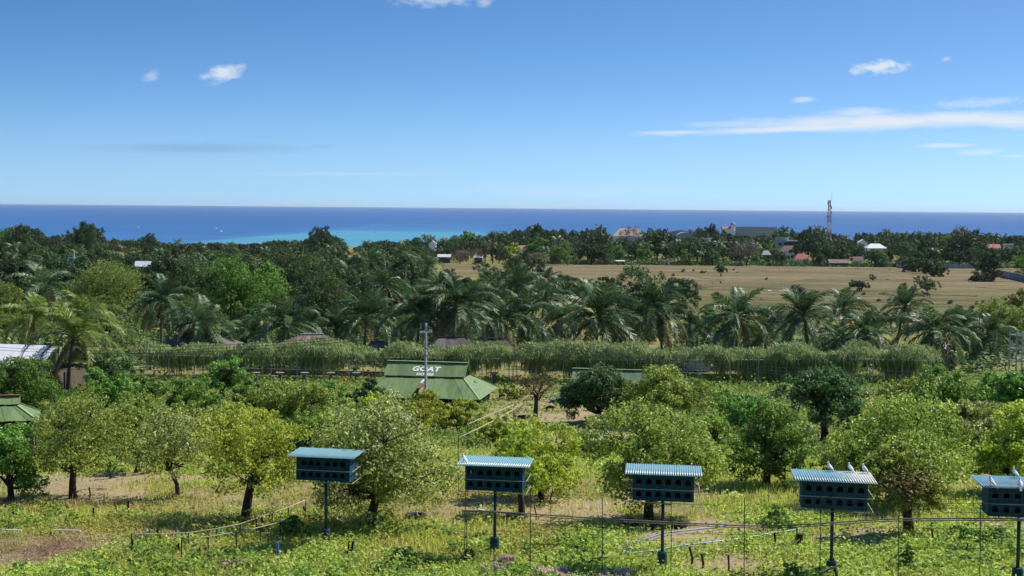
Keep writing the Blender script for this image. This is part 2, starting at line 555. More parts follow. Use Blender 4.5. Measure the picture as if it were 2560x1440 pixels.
def roof_mat(name, stain):
    """painted corrugated sheet; stain = bird droppings bleaching part of it"""
    m, t, b, out = mat_base(name)
    tc = t.nodes.new('ShaderNodeTexCoord')
    n = N(t, 'ShaderNodeTexNoise', inp={'Scale': 5.0, 'Detail': 7.0, 'Roughness': .7})
    t.links.new(tc.outputs['Object'], n.inputs['Vector'])
    c = ramp(t, [(.115, .235, .265), (.155, .30, .335), (.195, .355, .38)], n.outputs[0], pos=[.3, .5, .72])
    n2 = N(t, 'ShaderNodeTexNoise', inp={'Scale': 9.0, 'Detail': 8.0, 'Roughness': .75})
    t.links.new(tc.outputs['Object'], n2.inputs['Vector'])
    sp = t.nodes.new('ShaderNodeSeparateXYZ')
    t.links.new(tc.outputs['Object'], sp.inputs[0])
    s = math_n(t, 'ADD', math_n(t, 'MULTIPLY', sp.outputs[0], .5 if stain else 0.0), n2.outputs[0])
    f = t.nodes.new('ShaderNodeMapRange')
    f.inputs[1].default_value = .58 if stain else .70
    f.inputs[2].default_value = .86 if stain else .80
    t.links.new(s, f.inputs[0])
    mx = N(t, 'ShaderNodeMix', data_type='RGBA')
    mx.inputs[7].default_value = (.52, .52, .45, 1) if stain else (.40, .46, .46, 1)
    t.links.new(f.outputs[0], mx.inputs[0])
    t.links.new(c, mx.inputs[6])
    t.links.new(mx.outputs[2], b.inputs['Base Color'])
    b.inputs['Roughness'].default_value = .38
    b.inputs['Specular IOR Level'].default_value = .6
    return m


M['loft_roof'] = roof_mat('loft_roof', False)
M['loft_roof_stained'] = roof_mat('loft_roof_stained', True)

# ------------------------------------------------------------------ ground, field, sea
SOIL = [(130, 1215, 2.2, .5), (580, 1262, 2.6, .55), (1110, 1290, 2.4, .5), (1700, 1335, 2.6, .9), (1800, 1322, 2.0, .8), (1420, 1300, 3.0, .8),
        (1260, 1268, 2.2, .7), (2500, 1312, 1.8, .8), (2170, 1310, 2.0, .6), (1480, 1275, 2.4, .7), (1960, 1340, 1.6, .5), (90, 1390, 2.6, .85),
        (200, 1380, 1.8, .75), (300, 1275, 2.4, .5), (1420, 1050, 6.0, .9), (1350, 1010, 6.5, .8), (1560, 1070, 4.0, .8), (2070, 1110, 4.0, .8),
        (1700, 1290, 2.0, .5), (40, 1230, 2.0, .4), (2140, 1345, 1.3, .7), (700, 1000, 3.0, .5), (1290, 975, 6.0, .7)]
SOILW = [(*G(a, b)[:2], r * 1.3, k) for a, b, r, k in SOIL]


def bare(x, y):
    v = np.clip((fbm(x, y, 5.5, 9) - .54) * 5, 0, .8)
    for sx, sy, r, k in SOILW:
        d = np.hypot(x - sx, (y - sy) * .6) / r + (fbm(x, y, 1.3, 4) - .5) * .9
        v = np.maximum(v, k * np.clip(1.6 - 1.5 * d, 0, 1))
    return np.clip(v, 0, 1)


def ground_material():
    m, t, b, out = mat_base('ground_soil_and_grass')
    L = t.links.new
    g = t.nodes.new('ShaderNodeNewGeometry')
    at = N(t, 'ShaderNodeAttribute', attribute_name='bare')
    n1 = N(t, 'ShaderNodeTexNoise', inp={'Scale': .35, 'Detail': 8.0, 'Roughness': .7})
    n2 = N(t, 'ShaderNodeTexNoise', inp={'Scale': 4.0, 'Detail': 7.0, 'Roughness': .75})
    L(g.outputs['Position'], n1.inputs['Vector'])
    L(g.outputs['Position'], n2.inputs['Vector'])
    grass = ramp(t, [(.07, .095, .02), (.14, .15, .036), (.26, .225, .075), (.36, .29, .12)], n1.outputs[0], pos=[.3, .45, .58, .75])
    soil = ramp(t, [(.16, .115, .065), (.30, .225, .135), (.43, .335, .21), (.52, .42, .28)], n2.outputs[0], pos=[.25, .45, .6, .8])
    mx = N(t, 'ShaderNodeMix', data_type='RGBA')
    L(at.outputs['Fac'], mx.inputs[0])
    L(grass, mx.inputs[6])
    L(soil, mx.inputs[7])
    L(mx.outputs[2], b.inputs['Base Color'])
    b.inputs['Roughness'].default_value = .95
    b.inputs['Specular IOR Level'].default_value = .1
    bp = N(t, 'ShaderNodeBump', inp={'Strength': .7, 'Distance': .12})
    L(n2.outputs[0], bp.inputs['Height'])
    L(bp.outputs[0], b.inputs['Normal'])
    return m


def sheet(name, ys, us, xf, zf, mat, attr=None):
    Y, U = np.meshgrid(ys, us, indexing='ij')
    X = xf(U, Y)
    Z = zf(X, Y)
    nr, nc = Y.shape
    V = np.stack([X, Y, Z], -1).reshape(-1, 3)
    i = np.arange(nr - 1)[:, None] * nc + np.arange(nc - 1)[None]
    Q = np.stack([i, i + 1, i + nc + 1, i + nc], -1).reshape(-1, 4)
    me = MB().add(V, Q).mesh(name, mat, True)
    if attr:
        a = me.attributes.new(attr[0], 'FLOAT', 'POINT')
        a.data.foreach_set('value', attr[1](V[:, 0], V[:, 1]).astype(np.float32))
    return tag(obj(name, me), kind='structure')


ys = np.concatenate([np.arange(-60, 40, 4.), np.arange(40, 132, .6), np.geomspace(132, 2300, 90)])
sheet('ground', ys, np.linspace(-1, 1, 221), lambda u, y: u * (np.maximum(y, 0) * .62 + 45), gz, ground_material(),
      ('bare', lambda x, y: np.where(y < 140, bare(x, np.minimum(y, 150)), np.clip((fbm(x, y, 30, 3) - .5) * 2, 0, .2))))


def field_material():
    m, t, b, out = mat_base('dry_field')
    L = t.links.new
    g = t.nodes.new('ShaderNodeNewGeometry')
    mp = t.nodes.new('ShaderNodeMapping')
    mp.inputs['Scale'].default_value = (.012, .05, 0)
    L(g.outputs['Position'], mp.inputs[0])
    n1 = N(t, 'ShaderNodeTexNoise', inp={'Scale': 1.0, 'Detail': 6.0, 'Roughness': .6, 'Distortion': .6})
    L(mp.outputs[0], n1.inputs['Vector'])
    n2 = N(t, 'ShaderNodeTexNoise', inp={'Scale': .5, 'Detail': 8.0, 'Roughness': .7})
    L(g.outputs['Position'], n2.inputs['Vector'])
    tan = ramp(t, [(.115, .092, .045), (.185, .146, .075), (.25, .20, .11)], n2.outputs[0], pos=[.3, .5, .7])
    grn = ramp(t, [(.07, .078, .024), (.12, .118, .042), (.19, .16, .068)], n2.outputs[0], pos=[.3, .5, .7])
    sp = t.nodes.new('ShaderNodeSeparateXYZ')
    L(g.outputs['Position'], sp.inputs[0])
    # the near paddies are still greenish, the far ones stubble
    near = t.nodes.new('ShaderNodeMapRange')
    near.inputs[1].default_value = 455
    near.inputs[2].default_value = 372
    L(sp.outputs[1], near.inputs[0])
    f = math_n(t, 'ADD', math_n(t, 'MULTIPLY', near.outputs[0], .95), math_n(t, 'MULTIPLY', math_n(t, 'SUBTRACT', n1.outputs[0], .50), 4.2), True)
    mx = N(t, 'ShaderNodeMix', data_type='RGBA')
    L(f, mx.inputs[0])
    L(tan, mx.inputs[6])
    L(grn, mx.inputs[7])
    # ploughing and wheel marks: thin wandering darker lines
    mp3 = t.nodes.new('ShaderNodeMapping')
    mp3.inputs['Scale'].default_value = (.010, .16, 0)
    mp3.inputs['Rotation'].default_value = (0, 0, .04)
    L(g.outputs['Position'], mp3.inputs[0])
    n3 = N(t, 'ShaderNodeTexNoise', inp={'Scale': 1.0, 'Detail': 5.0, 'Roughness': .6, 'Distortion': 1.2})
    L(mp3.outputs[0], n3.inputs['Vector'])
    hs = t.nodes.new('ShaderNodeHueSaturation')
    mp4 = t.nodes.new('ShaderNodeMapping')
    mp4.inputs['Scale'].default_value = (.014, .032, 0)
    L(g.outputs['Position'], mp4.inputs[0])
    n4 = N(t, 'ShaderNodeTexNoise', inp={'Scale': 1.0, 'Detail': 7.0, 'Roughness': .7, 'Distortion': .8})
    L(mp4.outputs[0], n4.inputs['Vector'])
    v3 = ramp(t, [(.55,) * 3, (.95,) * 3, (1.12,) * 3], n3.outputs[0], pos=[.36, .48, .64])
    v4 = ramp(t, [(.66,) * 3, (.96,) * 3, (1.2,) * 3], n4.outputs[0], pos=[.36, .5, .66])
    L(math_n(t, 'MULTIPLY', v3, v4), hs.inputs['Value'])
    L(mx.outputs[2], hs.inputs['Color'])
    L(hs.outputs[0], b.inputs['Base Color'])
    b.inputs['Roughness'].default_value = .95
    b.inputs['Specular IOR Level'].default_value = .1
    return m


def field_x(u, y):
    xl = np.interp(y, [250, 330, 430, 520, 640], [22, 20, 2, -26, -30])
    return xl + (u + 1) / 2 * (y * .62 + 40 - xl)


M['field'] = field_material()
sheet('field', np.linspace(250, 645, 120), np.linspace(-1, 1, 90), field_x, lambda x, y: gz(x, y) + .06, M['field'])


def sea_material():
    m, t, b, out = mat_base('sea_water')
    L = t.links.new
    g = t.nodes.new('ShaderNodeNewGeometry')
    sp = t.nodes.new('ShaderNodeSeparateXYZ')
    L(g.outputs['Position'], sp.inputs[0])
    mp = t.nodes.new('ShaderNodeMapping')
    mp.inputs['Scale'].default_value = (.0012, .004, 0)
    L(g.outputs['Position'], mp.inputs[0])
    n = N(t, 'ShaderNodeTexNoise', inp={'Scale': 1.0, 'Detail': 6.0, 'Roughness': .6})
    L(mp.outputs[0], n.inputs['Vector'])
    # reef shelf: shallow water near the shore, widest in the middle of the bay
    side = t.nodes.new('ShaderNodeMapRange')
    side.inputs[1].default_value = 130
    side.inputs[2].default_value = 230
    L(math_n(t, 'ABSOLUTE', math_n(t, 'ADD', sp.outputs[0], 190)), side.inputs[0])
    yy = math_n(t, 'ADD', sp.outputs[1], math_n(t, 'MULTIPLY', math_n(t, 'SUBTRACT', n.outputs[0], .5), 500))
    yy = math_n(t, 'ADD', yy, math_n(t, 'MULTIPLY', side.outputs[0], 1500))
    f = t.nodes.new('ShaderNodeMapRange')
    f.inputs[1].default_value = 1600
    f.inputs[2].default_value = 5200
    L(yy, f.inputs[0])
    c = ramp(t, [(.095, .33, .45), (.085, .30, .44), (.060, .20, .41), (.045, .155, .375), (.038, .138, .355)], f.outputs[0], pos=[0, .27, .32, .62, 1])
    mp2 = t.nodes.new('ShaderNodeMapping')
    mp2.inputs['Scale'].default_value = (.0010, .0045, 0)
    L(g.outputs['Position'], mp2.inputs[0])
    n2 = N(t, 'ShaderNodeTexNoise', inp={'Scale': 1.0, 'Detail': 5.0, 'Roughness': .55})
    L(mp2.outputs[0], n2.inputs['Vector'])
    hs = t.nodes.new('ShaderNodeHueSaturation')
    L(math_n(t, 'ADD', math_n(t, 'MULTIPLY', n2.outputs[0], .35), .62), hs.inputs['Value'])
    L(c, hs.inputs['Color'])
    L(hs.outputs[0], b.inputs['Base Color'])
    b.inputs['Roughness'].default_value = .55
    b.inputs['Specular IOR Level'].default_value = .06
    return m


sheet('sea', np.geomspace(1400, 42000, 60), np.linspace(-1, 1, 40), lambda u, y: u * (y * .7), lambda x, y: x * 0.0, sea_material())

# ------------------------------------------------------------------ ground cover (stuff)
rng = np.random.RandomState(5)


def leaves(rng, C, L, up=1.0, asp=1.9, fold=.12, var=.35, out=None):
    k = len(C)
    n = rng.randn(k, 3)
    if out is not None:
        n = n * .55 + out
        n[:, 2] += up * .5
    else:
        n[:, 2] = np.abs(n[:, 2]) + up
    n /= np.linalg.norm(n, axis=1)[:, None]
    a = rng.randn(k, 3)
    t = np.cross(n, a)
    t /= np.linalg.norm(t, axis=1)[:, None] + 1e-9
    b = np.cross(n, t)
    l = (np.asarray(L) * (1 + var * (rng.rand(k) * 2 - 1)))[:, None]
    w = l / asp
    return np.stack([C - t * l / 2, C + b * w / 2 - n * l * fold, C + t * l / 2, C - b * w / 2 - n * l * fold], 1)


def scatter(n, y0, y1, seed, power=1.0):
    r = np.random.RandomState(seed)
    y = y0 + (y1 - y0) * r.rand(n) ** power
    x = (r.rand(n) * 2 - 1) * (y * .365 + 3)
    return r, x, y


def make_cover():
    # grass tufts: three-sided blades
    mb = MB()
    for n, y0, y1, h, seed in ((90000, 40, 78, .26, 1), (45000, 78, 135, .32, 2)):
        r, x, y = scatter(n, y0, y1, seed)
        bz = bare(x, y)
        keep = (r.rand(n) > bz * 1.15) & (fbm(x, y, 3.0, 6) + r.rand(n) * .35 > .55)
        x, y = x[keep], y[keep]
        k = len(x)
        z = gz(x, y)
        base = np.stack([x, y, z - .03], 1)
        for j in range(2):
            a = r.rand(k) * 6.283
            hh = h * (.5 + r.rand(k))
            w = .018 + .02 * r.rand(k)
            lean = np.stack([np.cos(a), np.sin(a), 0 * a], 1) * (hh * .55 * r.rand(k))[:, None]
            side = np.stack([-np.sin(a), np.cos(a), 0 * a], 1) * w[:, None]
            off = r.randn(k, 3) * np.array([.06, .06, 0])
            top = base + off + lean + np.stack([0 * hh, 0 * hh, hh], 1)
            V = np.stack([base + off - side, base + off + side, top], 1)
            mb.add(V.reshape(-1, 3), T=np.arange(k * 3).reshape(k, 3))
    tag(mb.build('grass', M['grass']), 'dry yellow-green grass on the orchard ground', 'grass', kind='stuff')
    # leafy weeds: clumps of small round leaves
    mb, mfar = MB(), MB()
    for nc, y0, y1, per, hh, lf, seed in ((11500, 39, 60, 15, .30, .135, 3), (8500, 60, 84, 12, .30, .15, 4), (13500, 84, 138, 11, .55, .23, 5)):
        r, x, y = scatter(nc, y0, y1, seed)
        bz = bare(x, y)
        lush = fbm(x, y, 4.5, 12)
        near = np.clip((56 - y) / 10, 0, 1) * .32 + np.clip((y - 72) / 20, 0, 1) * .25 + np.clip((x + 2) / 10, 0, 1) * .1
        keep = (r.rand(nc) > bz * 1.1) & (lush + near + r.rand(nc) * .25 > .60)
        x, y = x[keep], y[keep]
        lush = lush[keep] + near[keep]
        k = len(x)
        h = hh * (.5 + 1.1 * np.clip(lush - .4, 0, .8)) * (.5 + .7 * r.rand(k) + .9 * (r.rand(k) < .16))
        C = np.repeat(np.stack([x, y, gz(x, y)], 1), per, 0)
        o = r.randn(len(C), 3) * np.array([.20, .20, 0]) * (lf / .105)
        o[:, 2] = np.abs(r.rand(len(C))) * np.repeat(h, per)
        (mfar if y0 > 80 else mb).quads(leaves(r, C + o, lf, up=.9, asp=1.45))
    # taller bright clumps along the near edge
    md = MB()
    r, x, y = scatter(1900, 40, 66, 15)
    keep = (bare(x, y) < .3) & (fbm(x, y, 3.2, 21) > .5)
    for cx, cy in zip(x[keep], y[keep]):
        k = 34
        h = r.uniform(.25, .62)
        o = r.randn(k, 3) * np.array([h * .45, h * .45, 0])
        o[:, 2] = h * r.rand(k) ** .7
        (md if r.rand() < .55 else mb).quads(leaves(r, np.array([cx, cy, float(gz(cx, cy))]) + o, .16, up=.8, asp=1.35))
    tag(mfar.build('orchard_weeds', M['weed_dark']), 'deep green weeds between the far orchard bushes', 'weeds', kind='stuff')
    tag(md.build('tall_weeds', M['weed_dark']), 'taller darker weeds in clumps', 'weeds', kind='stuff')
    tag(mb.build('weeds', M['weed']), 'leafy green weeds covering the orchard ground', 'weeds', kind='stuff')
    # brown dead stalks on the slope at the bottom left
    r = np.random.RandomState(8)
    mb = MB()
    for cx, cy, rx, k in ((110, 1372, 1.3, 420), (215, 1385, 1.0, 260), (60, 1395, 1.2, 260), (150, 1362, .6, 220)):
        g0 = G(cx, cy)
        for _ in range(k):
            p = g0 + np.array([r.randn() * rx, r.randn() * .9, 0])
            p[2] = gz(p[0], p[1])
            a = r.rand() * 6.28
            L = .25 + r.rand() * .45
            d = np.array([math.cos(a), math.sin(a), .15 + .6 * r.rand()]) * L
            s = np.array([-math.sin(a), math.cos(a), 0]) * .012
            mb.quads([[p - s, p + s, p + d + s * .4, p + d - s * .4]])
    tag(mb.build('dead_stalks', M['deadgrass']), 'heap of brown dead stalks on the slope', 'dead grass', kind='stuff')


make_cover()


# ------------------------------------------------------------------ trees
def tubes_to(mb, a, b, r0, r1, rng, bend=.12, n=4, sides=5):
    a, b = np.array(a), np.array(b)
    L = np.linalg.norm(b - a)
    tt = np.linspace(0, 1, n)
    p = a + (b - a) * tt[:, None]
    p[1:-1] += rng.randn(n - 2, 3) * L * bend
    mb.tube(p, r0 + (r1 - r0) * tt, sides, caps=False)
    return p


def grow(rng, cc, r, nl, ncl, per, leaf, tr, fork, sig=.13, zmin=-.45, twigs=.6, asp=1.9, up=.7, lobe=(.36, .55), spread=.62, fx=None):
    """one tree: returns (trunk MB, crown MB); cc = crown centre over the base, r = crown radii"""
    cc = np.array(cc, float)
    r = np.array(r, float)
    tk, cr = MB(), MB()
    d = rng.randn(nl, 3)
    d /= np.linalg.norm(d, axis=1)[:, None]
    d[:, 2] = np.clip(d[:, 2], -.55, 1)
    lc = d * spread * (rng.rand(nl, 1) ** .4)
    lr = rng.uniform(lobe[0], lobe[1], nl)
    li = rng.randint(0, nl, ncl)
    e = rng.randn(ncl, 3)
    e /= np.linalg.norm(e, axis=1)[:, None]
    e[:, 2] = np.where(e[:, 2] < zmin, -e[:, 2], e[:, 2])
    cl = lc[li] + e * (lr[li] * (.55 + .45 * rng.rand(ncl) ** .5))[:, None]
    mid, half = (cl.max(0) + cl.min(0)) / 2, (cl.max(0) - cl.min(0)) / 2 + .6 * sig
    cl, lc = (cl - mid) / half, (lc - mid) / half
    cl = cc + cl * r
    C = np.repeat(cl, per, 0)
    off = rng.randn(len(C), 3) * np.array([1, 1, .75])
    off *= (rng.rand(len(C), 1) ** .33 * 1.75) / (np.linalg.norm(off, axis=1)[:, None] + 1e-6)
    C = C + off * sig * r.mean()
    C[:, 2] = np.maximum(C[:, 2], .15)
    cr.quads(leaves(rng, C, leaf, up=up, asp=asp, out=off))
    # wood
    f = np.array([cc[0] * .45 if fx is None else fx, cc[1] * .45, fork])
    p = np.array([(0, 0, -.35), (f[0] * .35, f[1] * .35, fork * .45), f]) + np.array([[0, 0, 0], [rng.randn() * tr * .5, rng.randn() * tr * .5, 0], [0, 0, 0]])
    tk.tube(p, [tr * 1.35, tr, tr * .85], 8, caps=False)
    limbs = []
    for i in range(nl):
        limbs.append(tubes_to(tk, f + np.array([0, 0, -.1]), cc + lc[i] * r, tr * .55, tr * .16, rng, .09, 5, 5))
    LP = np.concatenate(limbs)
    for i in range(ncl):
        if rng.rand() < twigs:
            j = np.argmin(np.linalg.norm(LP - cl[i], axis=1) + (LP[:, 2] > cl[i][2] + .1) * .3)
            tubes_to(tk, LP[j], cl[i], tr * .14, tr * .05, rng, .10, 4, 4)
    return tk, cr


def tree_thing(name, label, cat, loc, tk, cr, leafm, barkm='bark', group=None):
    t = thing(name, label, cat, loc, 0, group)
    tk.build('trunk', M[barkm], t, smooth=True)
    cr.build('crown', M[leafm], t)
    return t


def spec_tree(name, label, base, l, rr, top, bot, leafm, seed, D=None, ncl=150, per=62, leaf=.15, tr=.16, nl=9, group=None, cat='tree', bark='bark', sig=.088, fork=None, twigs=.55, dep=1.0, fx=None, **k):
    """a tree from its outline in the photograph: the foot gives its distance, the outline its size"""
    rng = np.random.RandomState(seed)
    loc = G(*base) if D is None else GD(base[0], D)
    D = loc[1]
    s = D / F
    cx = P((l + rr) / 2, 600, D)[0] - loc[0]
    ztop = P((l + rr) / 2, top, D)[2] - loc[2]
    zbot = max(P((l + rr) / 2, bot, D)[2] - loc[2], .05)
    rx = (rr - l) / 2 * s * 1.06
    rz = (ztop - zbot) / 2 * 1.03
    ncl = int(ncl * 1.4)
    cz = (ztop + zbot) / 2
    if fork is None:
        fork = max(.3, zbot + rz * .25)
    tk, cr = grow(rng, (cx, 0, cz), (rx, rx * dep, rz), nl, ncl, per, leaf, tr, fork, sig, twigs=twigs, fx=fx, **k)
    return tree_thing(name, label, cat, loc, tk, cr, leafm, bark, group)


# the orchard, tree by tree: label, foot, crown left / right / top / bottom, leaf
ORCH = [
    ('green fruit tree cut off by the left edge, standing lowest there', (25, 1250), -75, 112, 1068, 1235, 'leaf_green', dict(ncl=150)),
    ('olive fruit tree with bare inner branches and straight dark trunk, nearest the green hut', (182, 1245), 48, 318, 988, 1185, 'leaf_olive', dict(ncl=110, per=48, sig=.10, tr=.17, fork=1.5)),
    ('pale yellow fruit tree with thin trunk leaning left', (448, 1243), 322, 535, 1025, 1178, 'leaf_pale', dict(ncl=95, per=42, sig=.10, tr=.10, fork=1.35, fx=-.42)),
    ('yellow-green fruit tree on a thick dark trunk leaning right, left of the first loft', (610, 1300), 480, 772, 1035, 1215, 'leaf_yellow', dict(ncl=125, per=46, sig=.10, tr=.18, fork=1.9, fx=.38)),
    ('largest pale-leaved fruit tree, behind the leftmost pigeon loft', (925, 1320), 782, 1150, 990, 1270, 'leaf_pale', dict(ncl=260, per=62, tr=.19, nl=14, fork=1.3)),
    ('small pale tree half hidden left of the leaning pale tree', (336, 1182), 285, 400, 1045, 1165, 'leaf_olive', dict(ncl=50, per=50, tr=.12)),
    ('thin dark-trunked fruit tree right behind the second loft from the left', (1305, 1290), 1222, 1365, 1075, 1235, 'leaf_yellow', dict(ncl=75, per=50, tr=.13)),
    ('bright yellow fruit tree between the second and third pigeon lofts', (1352, 1248), 1245, 1462, 1048, 1225, 'leaf_yellow', dict(ncl=140, per=62, tr=.13)),
    ('large olive-green fruit tree behind the middle pigeon loft', (1625, 1302), 1478, 1812, 1003, 1262, 'leaf_olive', dict(ncl=250, per=62, tr=.19, nl=14, fork=1.2)),
    ('dense green fruit tree with low boughs, between the middle and fourth lofts', (1916, 1215), 1812, 2040, 1012, 1190, 'leaf_green', dict(ncl=170, per=60, tr=.17)),
    ('small fruit tree with a withered brown patch, right of the fourth loft', (2275, 1330), 2180, 2372, 1115, 1262, 'leaf_olive', dict(ncl=110, per=55, tr=.17, fork=1.4)),
    ('broad pale green fruit tree behind the tree with the brown patch', (2235, 1270), 2072, 2450, 978, 1238, 'leaf_olive', dict(ncl=270, per=60, tr=.18, nl=14)),
    ('bright yellow-green fruit tree at the right edge above the last loft', (2530, 1238), 2430, 2640, 1012, 1212, 'leaf_yellow', dict(ncl=170, per=60)),
    ('dark green flat-bottomed fruit tree on a bare trunk, right of centre, before the vine arbour', (2062, 1100), 1942, 2165, 915, 1050, 'leaf_dark', dict(ncl=160, per=60, leaf=.19, tr=.2, fork=2.0)),
    ('dark fruit tree behind the broad pale green tree', (2380, 1075), 2285, 2485, 918, 1045, 'leaf_green', dict(ncl=140, per=56, leaf=.2)),
    ('green fruit tree at the right edge below the tank stand', (2540, 1080), 2470, 2610, 922, 1050, 'leaf_green', dict(ncl=110, per=56, leaf=.2)),
    ('nearly bare brown tree beside the second goat house', (1338, 1042), 1292, 1402, 915, 1005, 'leaf_brown', dict(ncl=60, per=9, leaf=.14, tr=.15, fork=1.4, twigs=1.0, nl=10)),
    ('dark round tree hiding the second goat house', (1500, 1062), 1405, 1592, 918, 1045, 'leaf_dark', dict(ncl=190, per=60, leaf=.2)),
    ('olive tree right of the dark round tree at the second goat house', (1672, 1068), 1560, 1788, 925, 1045, 'leaf_olive', dict(ncl=170, per=58, leaf=.19)),
    ('dark round bush before the right end of the first goat house', (1152, 1012), 1108, 1202, 952, 1008, 'leaf_dark', dict(ncl=80, per=60, leaf=.19)),
    ('dark bush before the left end of the first goat house', (915, 1030), 868, 968, 948, 1022, 'leaf_dark', dict(ncl=80, per=55, leaf=.19)),
    ('mid-green tree on a forked black trunk at the left of the vine arbour', (556, 1002), 500, 628, 892, 968, 'leaf_green', dict(ncl=90, per=55, leaf=.2, tr=.2, fork=1.6)),
    ('rounded green bush left of the forked black trunk', (470, 1040), 392, 548, 945, 1035, 'leaf_green', dict(ncl=110, per=56, leaf=.18)),
    ('wide olive bush left of the first goat house', (730, 1075), 622, 832, 948, 1068, 'leaf_olive', dict(ncl=170, per=58, leaf=.18)),
    ('green bush between the forked black trunk and the wide olive bush', (635, 1050), 590, 705, 948, 1045, 'leaf_green', dict(ncl=80, per=55, leaf=.18)),
    ('large glossy green tree at the left edge above the green hut', (70, 1035), -45, 168, 892, 1020, 'leaf_bright', dict(ncl=180, per=60, leaf=.2)),
    ('dark shrub beside the white-roofed house', (262, 985), 190, 332, 888, 968, 'leaf_dark', dict(ncl=90, per=56, leaf=.2)),
    ('leafy green bush below the white-roofed house', (282, 1030), 212, 342, 922, 1015, 'leaf_green', dict(ncl=95, per=56, leaf=.19)),
    ('olive bush behind the pale leaning tree', (330, 1110), 240, 420, 985, 1095, 'leaf_olive', dict(ncl=120, per=52, leaf=.17)),
    ('yellow bush in front of the first goat house', (1165, 1078), 1088, 1208, 1000, 1072, 'leaf_yellow', dict(ncl=75, per=52, leaf=.17)),
    ('spindly sapling with few leaves near the goat', (1502, 1078), 1472, 1536, 1036, 1066, 'leaf_pale', dict(ncl=24, per=20, leaf=.15, tr=.06)),
    ('olive bush between the first loft and the wide olive bush', (820, 1135), 752, 900, 1020, 1120, 'leaf_olive', dict(ncl=90, per=52, leaf=.17)),
    ('low green bush right of the dense green fruit tree', (2085, 1190), 2030, 2150, 1090, 1180, 'leaf_olive', dict(ncl=60, per=46, leaf=.16)),
    ('yellow-leaved tree at the far right behind the last loft', (2480, 1120), 2380, 2560, 1000, 1110, 'leaf_pale', dict(ncl=110, per=50, leaf=.17)),
    ('olive bush behind the leaning pale tree, left of the forked black trunk', (455, 1118), 385, 560, 1012, 1108, 'leaf_olive', dict(ncl=90, per=48, leaf=.17)),
    ('yellow-green bush behind the trunk leaning right', (590, 1112), 515, 690, 1002, 1100, 'leaf_yellow', dict(ncl=90, per=48, leaf=.17)),
    ('green bush behind the leftmost loft roof', (720, 1135), 640, 805, 1035, 1125, 'leaf_green', dict(ncl=90, per=48, leaf=.17)),
    ('yellow bush left of the utility pole foot', (945, 1085), 875, 1012, 985, 1075, 'leaf_yellow', dict(ncl=90, per=50, leaf=.17)),
    ('yellow tree top rising before the goat house roof, at the pole foot', (1045, 1088), 975, 1118, 980, 1078, 'leaf_yellow', dict(ncl=110, per=50, leaf=.17)),
    ('olive bush between the green hut and the olive fruit tree', (150, 1112), 85, 255, 1002, 1102, 'leaf_olive', dict(ncl=90, per=48, leaf=.17)),
    ('pale bush left of the broad pale green fruit tree', (2170, 1098), 2105, 2290, 985, 1088, 'leaf_pale', dict(ncl=100, per=48, leaf=.17)),
    ('olive bush right of the broad pale green fruit tree', (2350, 1140), 2285, 2430, 1010, 1128, 'leaf_olive', dict(ncl=90, per=48, leaf=.17)),
    ('low olive bush right of the large tree at the middle loft', (1785, 1120), 1735, 1855, 1042, 1112, 'leaf_olive', dict(ncl=60, per=46, leaf=.16)),
    ('green bush at the right below the dark spreading tree', (2440, 1065), 2385, 2510, 958, 1055, 'leaf_green', dict(ncl=80, per=48, leaf=.19)),
    ('low green bush right of the olive tree by the second goat house', (1850, 1035), 1785, 1930, 985, 1028, 'leaf_green', dict(ncl=60, per=46, leaf=.19)),
    ('green creeper-hung bush left under the vine arbour', (368, 1010), 318, 425, 942, 1002, 'leaf_bright', dict(ncl=60, per=48, leaf=.19)),
    ('small green bush between the dark left bush and the arbour posts', (800, 1015), 745, 870, 955, 1008, 'leaf_green', dict(ncl=60, per=46, leaf=.19)),
    ('low olive bush between the second and middle lofts, far back', (1500, 1145), 1440, 1560, 1085, 1138, 'leaf_olive', dict(ncl=60, per=46, leaf=.16)),
    ('green bush at the left edge below the green hut', (20, 1130), -40, 90, 1052, 1120, 'leaf_green', dict(ncl=70, per=46, leaf=.17)),
    ('yellow-green bush below the slanting pen rails', (1245, 1112), 1190, 1300, 1035, 1105, 'leaf_yellow', dict(ncl=70, per=46, leaf=.16)),
    ('round green bush left of the dark flat-bottomed tree', (1890, 1085), 1825, 1965, 1000, 1078, 'leaf_green', dict(ncl=90, per=48, leaf=.17)),
    ('green bush before the dark flat-bottomed tree trunk, to its left', (1995, 1135), 1945, 2050, 1065, 1128, 'leaf_green', dict(ncl=60, per=46, leaf=.16)),
    ('olive bush at the right end of the arbour', (2270, 1010), 2200, 2330, 945, 1005, 'leaf_olive', dict(ncl=80, per=48, leaf=.19)),
    ('green bush under the right half of the arbour', (1760, 1005), 1700, 1830, 950, 1000, 'leaf_green', dict(ncl=70, per=48, leaf=.19)),
    ('olive bush right of the bare brown tree, far back', (1290, 1000), 1252, 1322, 965, 998, 'leaf_olive', dict(ncl=40, per=44, leaf=.18)),
]
for i, (lab, base, l, rr, top, bot, lm, kw) in enumerate(ORCH):
    spec_tree('bush' if 'bush' in lab or 'shrub' in lab else 'fruit_tree', lab, base, l, rr, top, bot, lm, 100 + i, cat='bush' if ('bush' in lab or 'shrub' in lab) else 'tree', group='orchard trees', **kw)
# the withered patch of the small tree
_wt = [o for o in bpy.data.objects if o.get('label', '').startswith('small fruit tree with a withered')][0]
_r = np.random.RandomState(77)
_c = P(2262, 1212, _wt.location[1] - 1.2) - np.array(_wt.location)
tag(MB().quads(leaves(_r, _c + _r.randn(520, 3) * np.array([.42, .35, .28]), .14)).build('withered_leaves', M['leaf_brown'], _wt), 'withered brown patch of leaves')

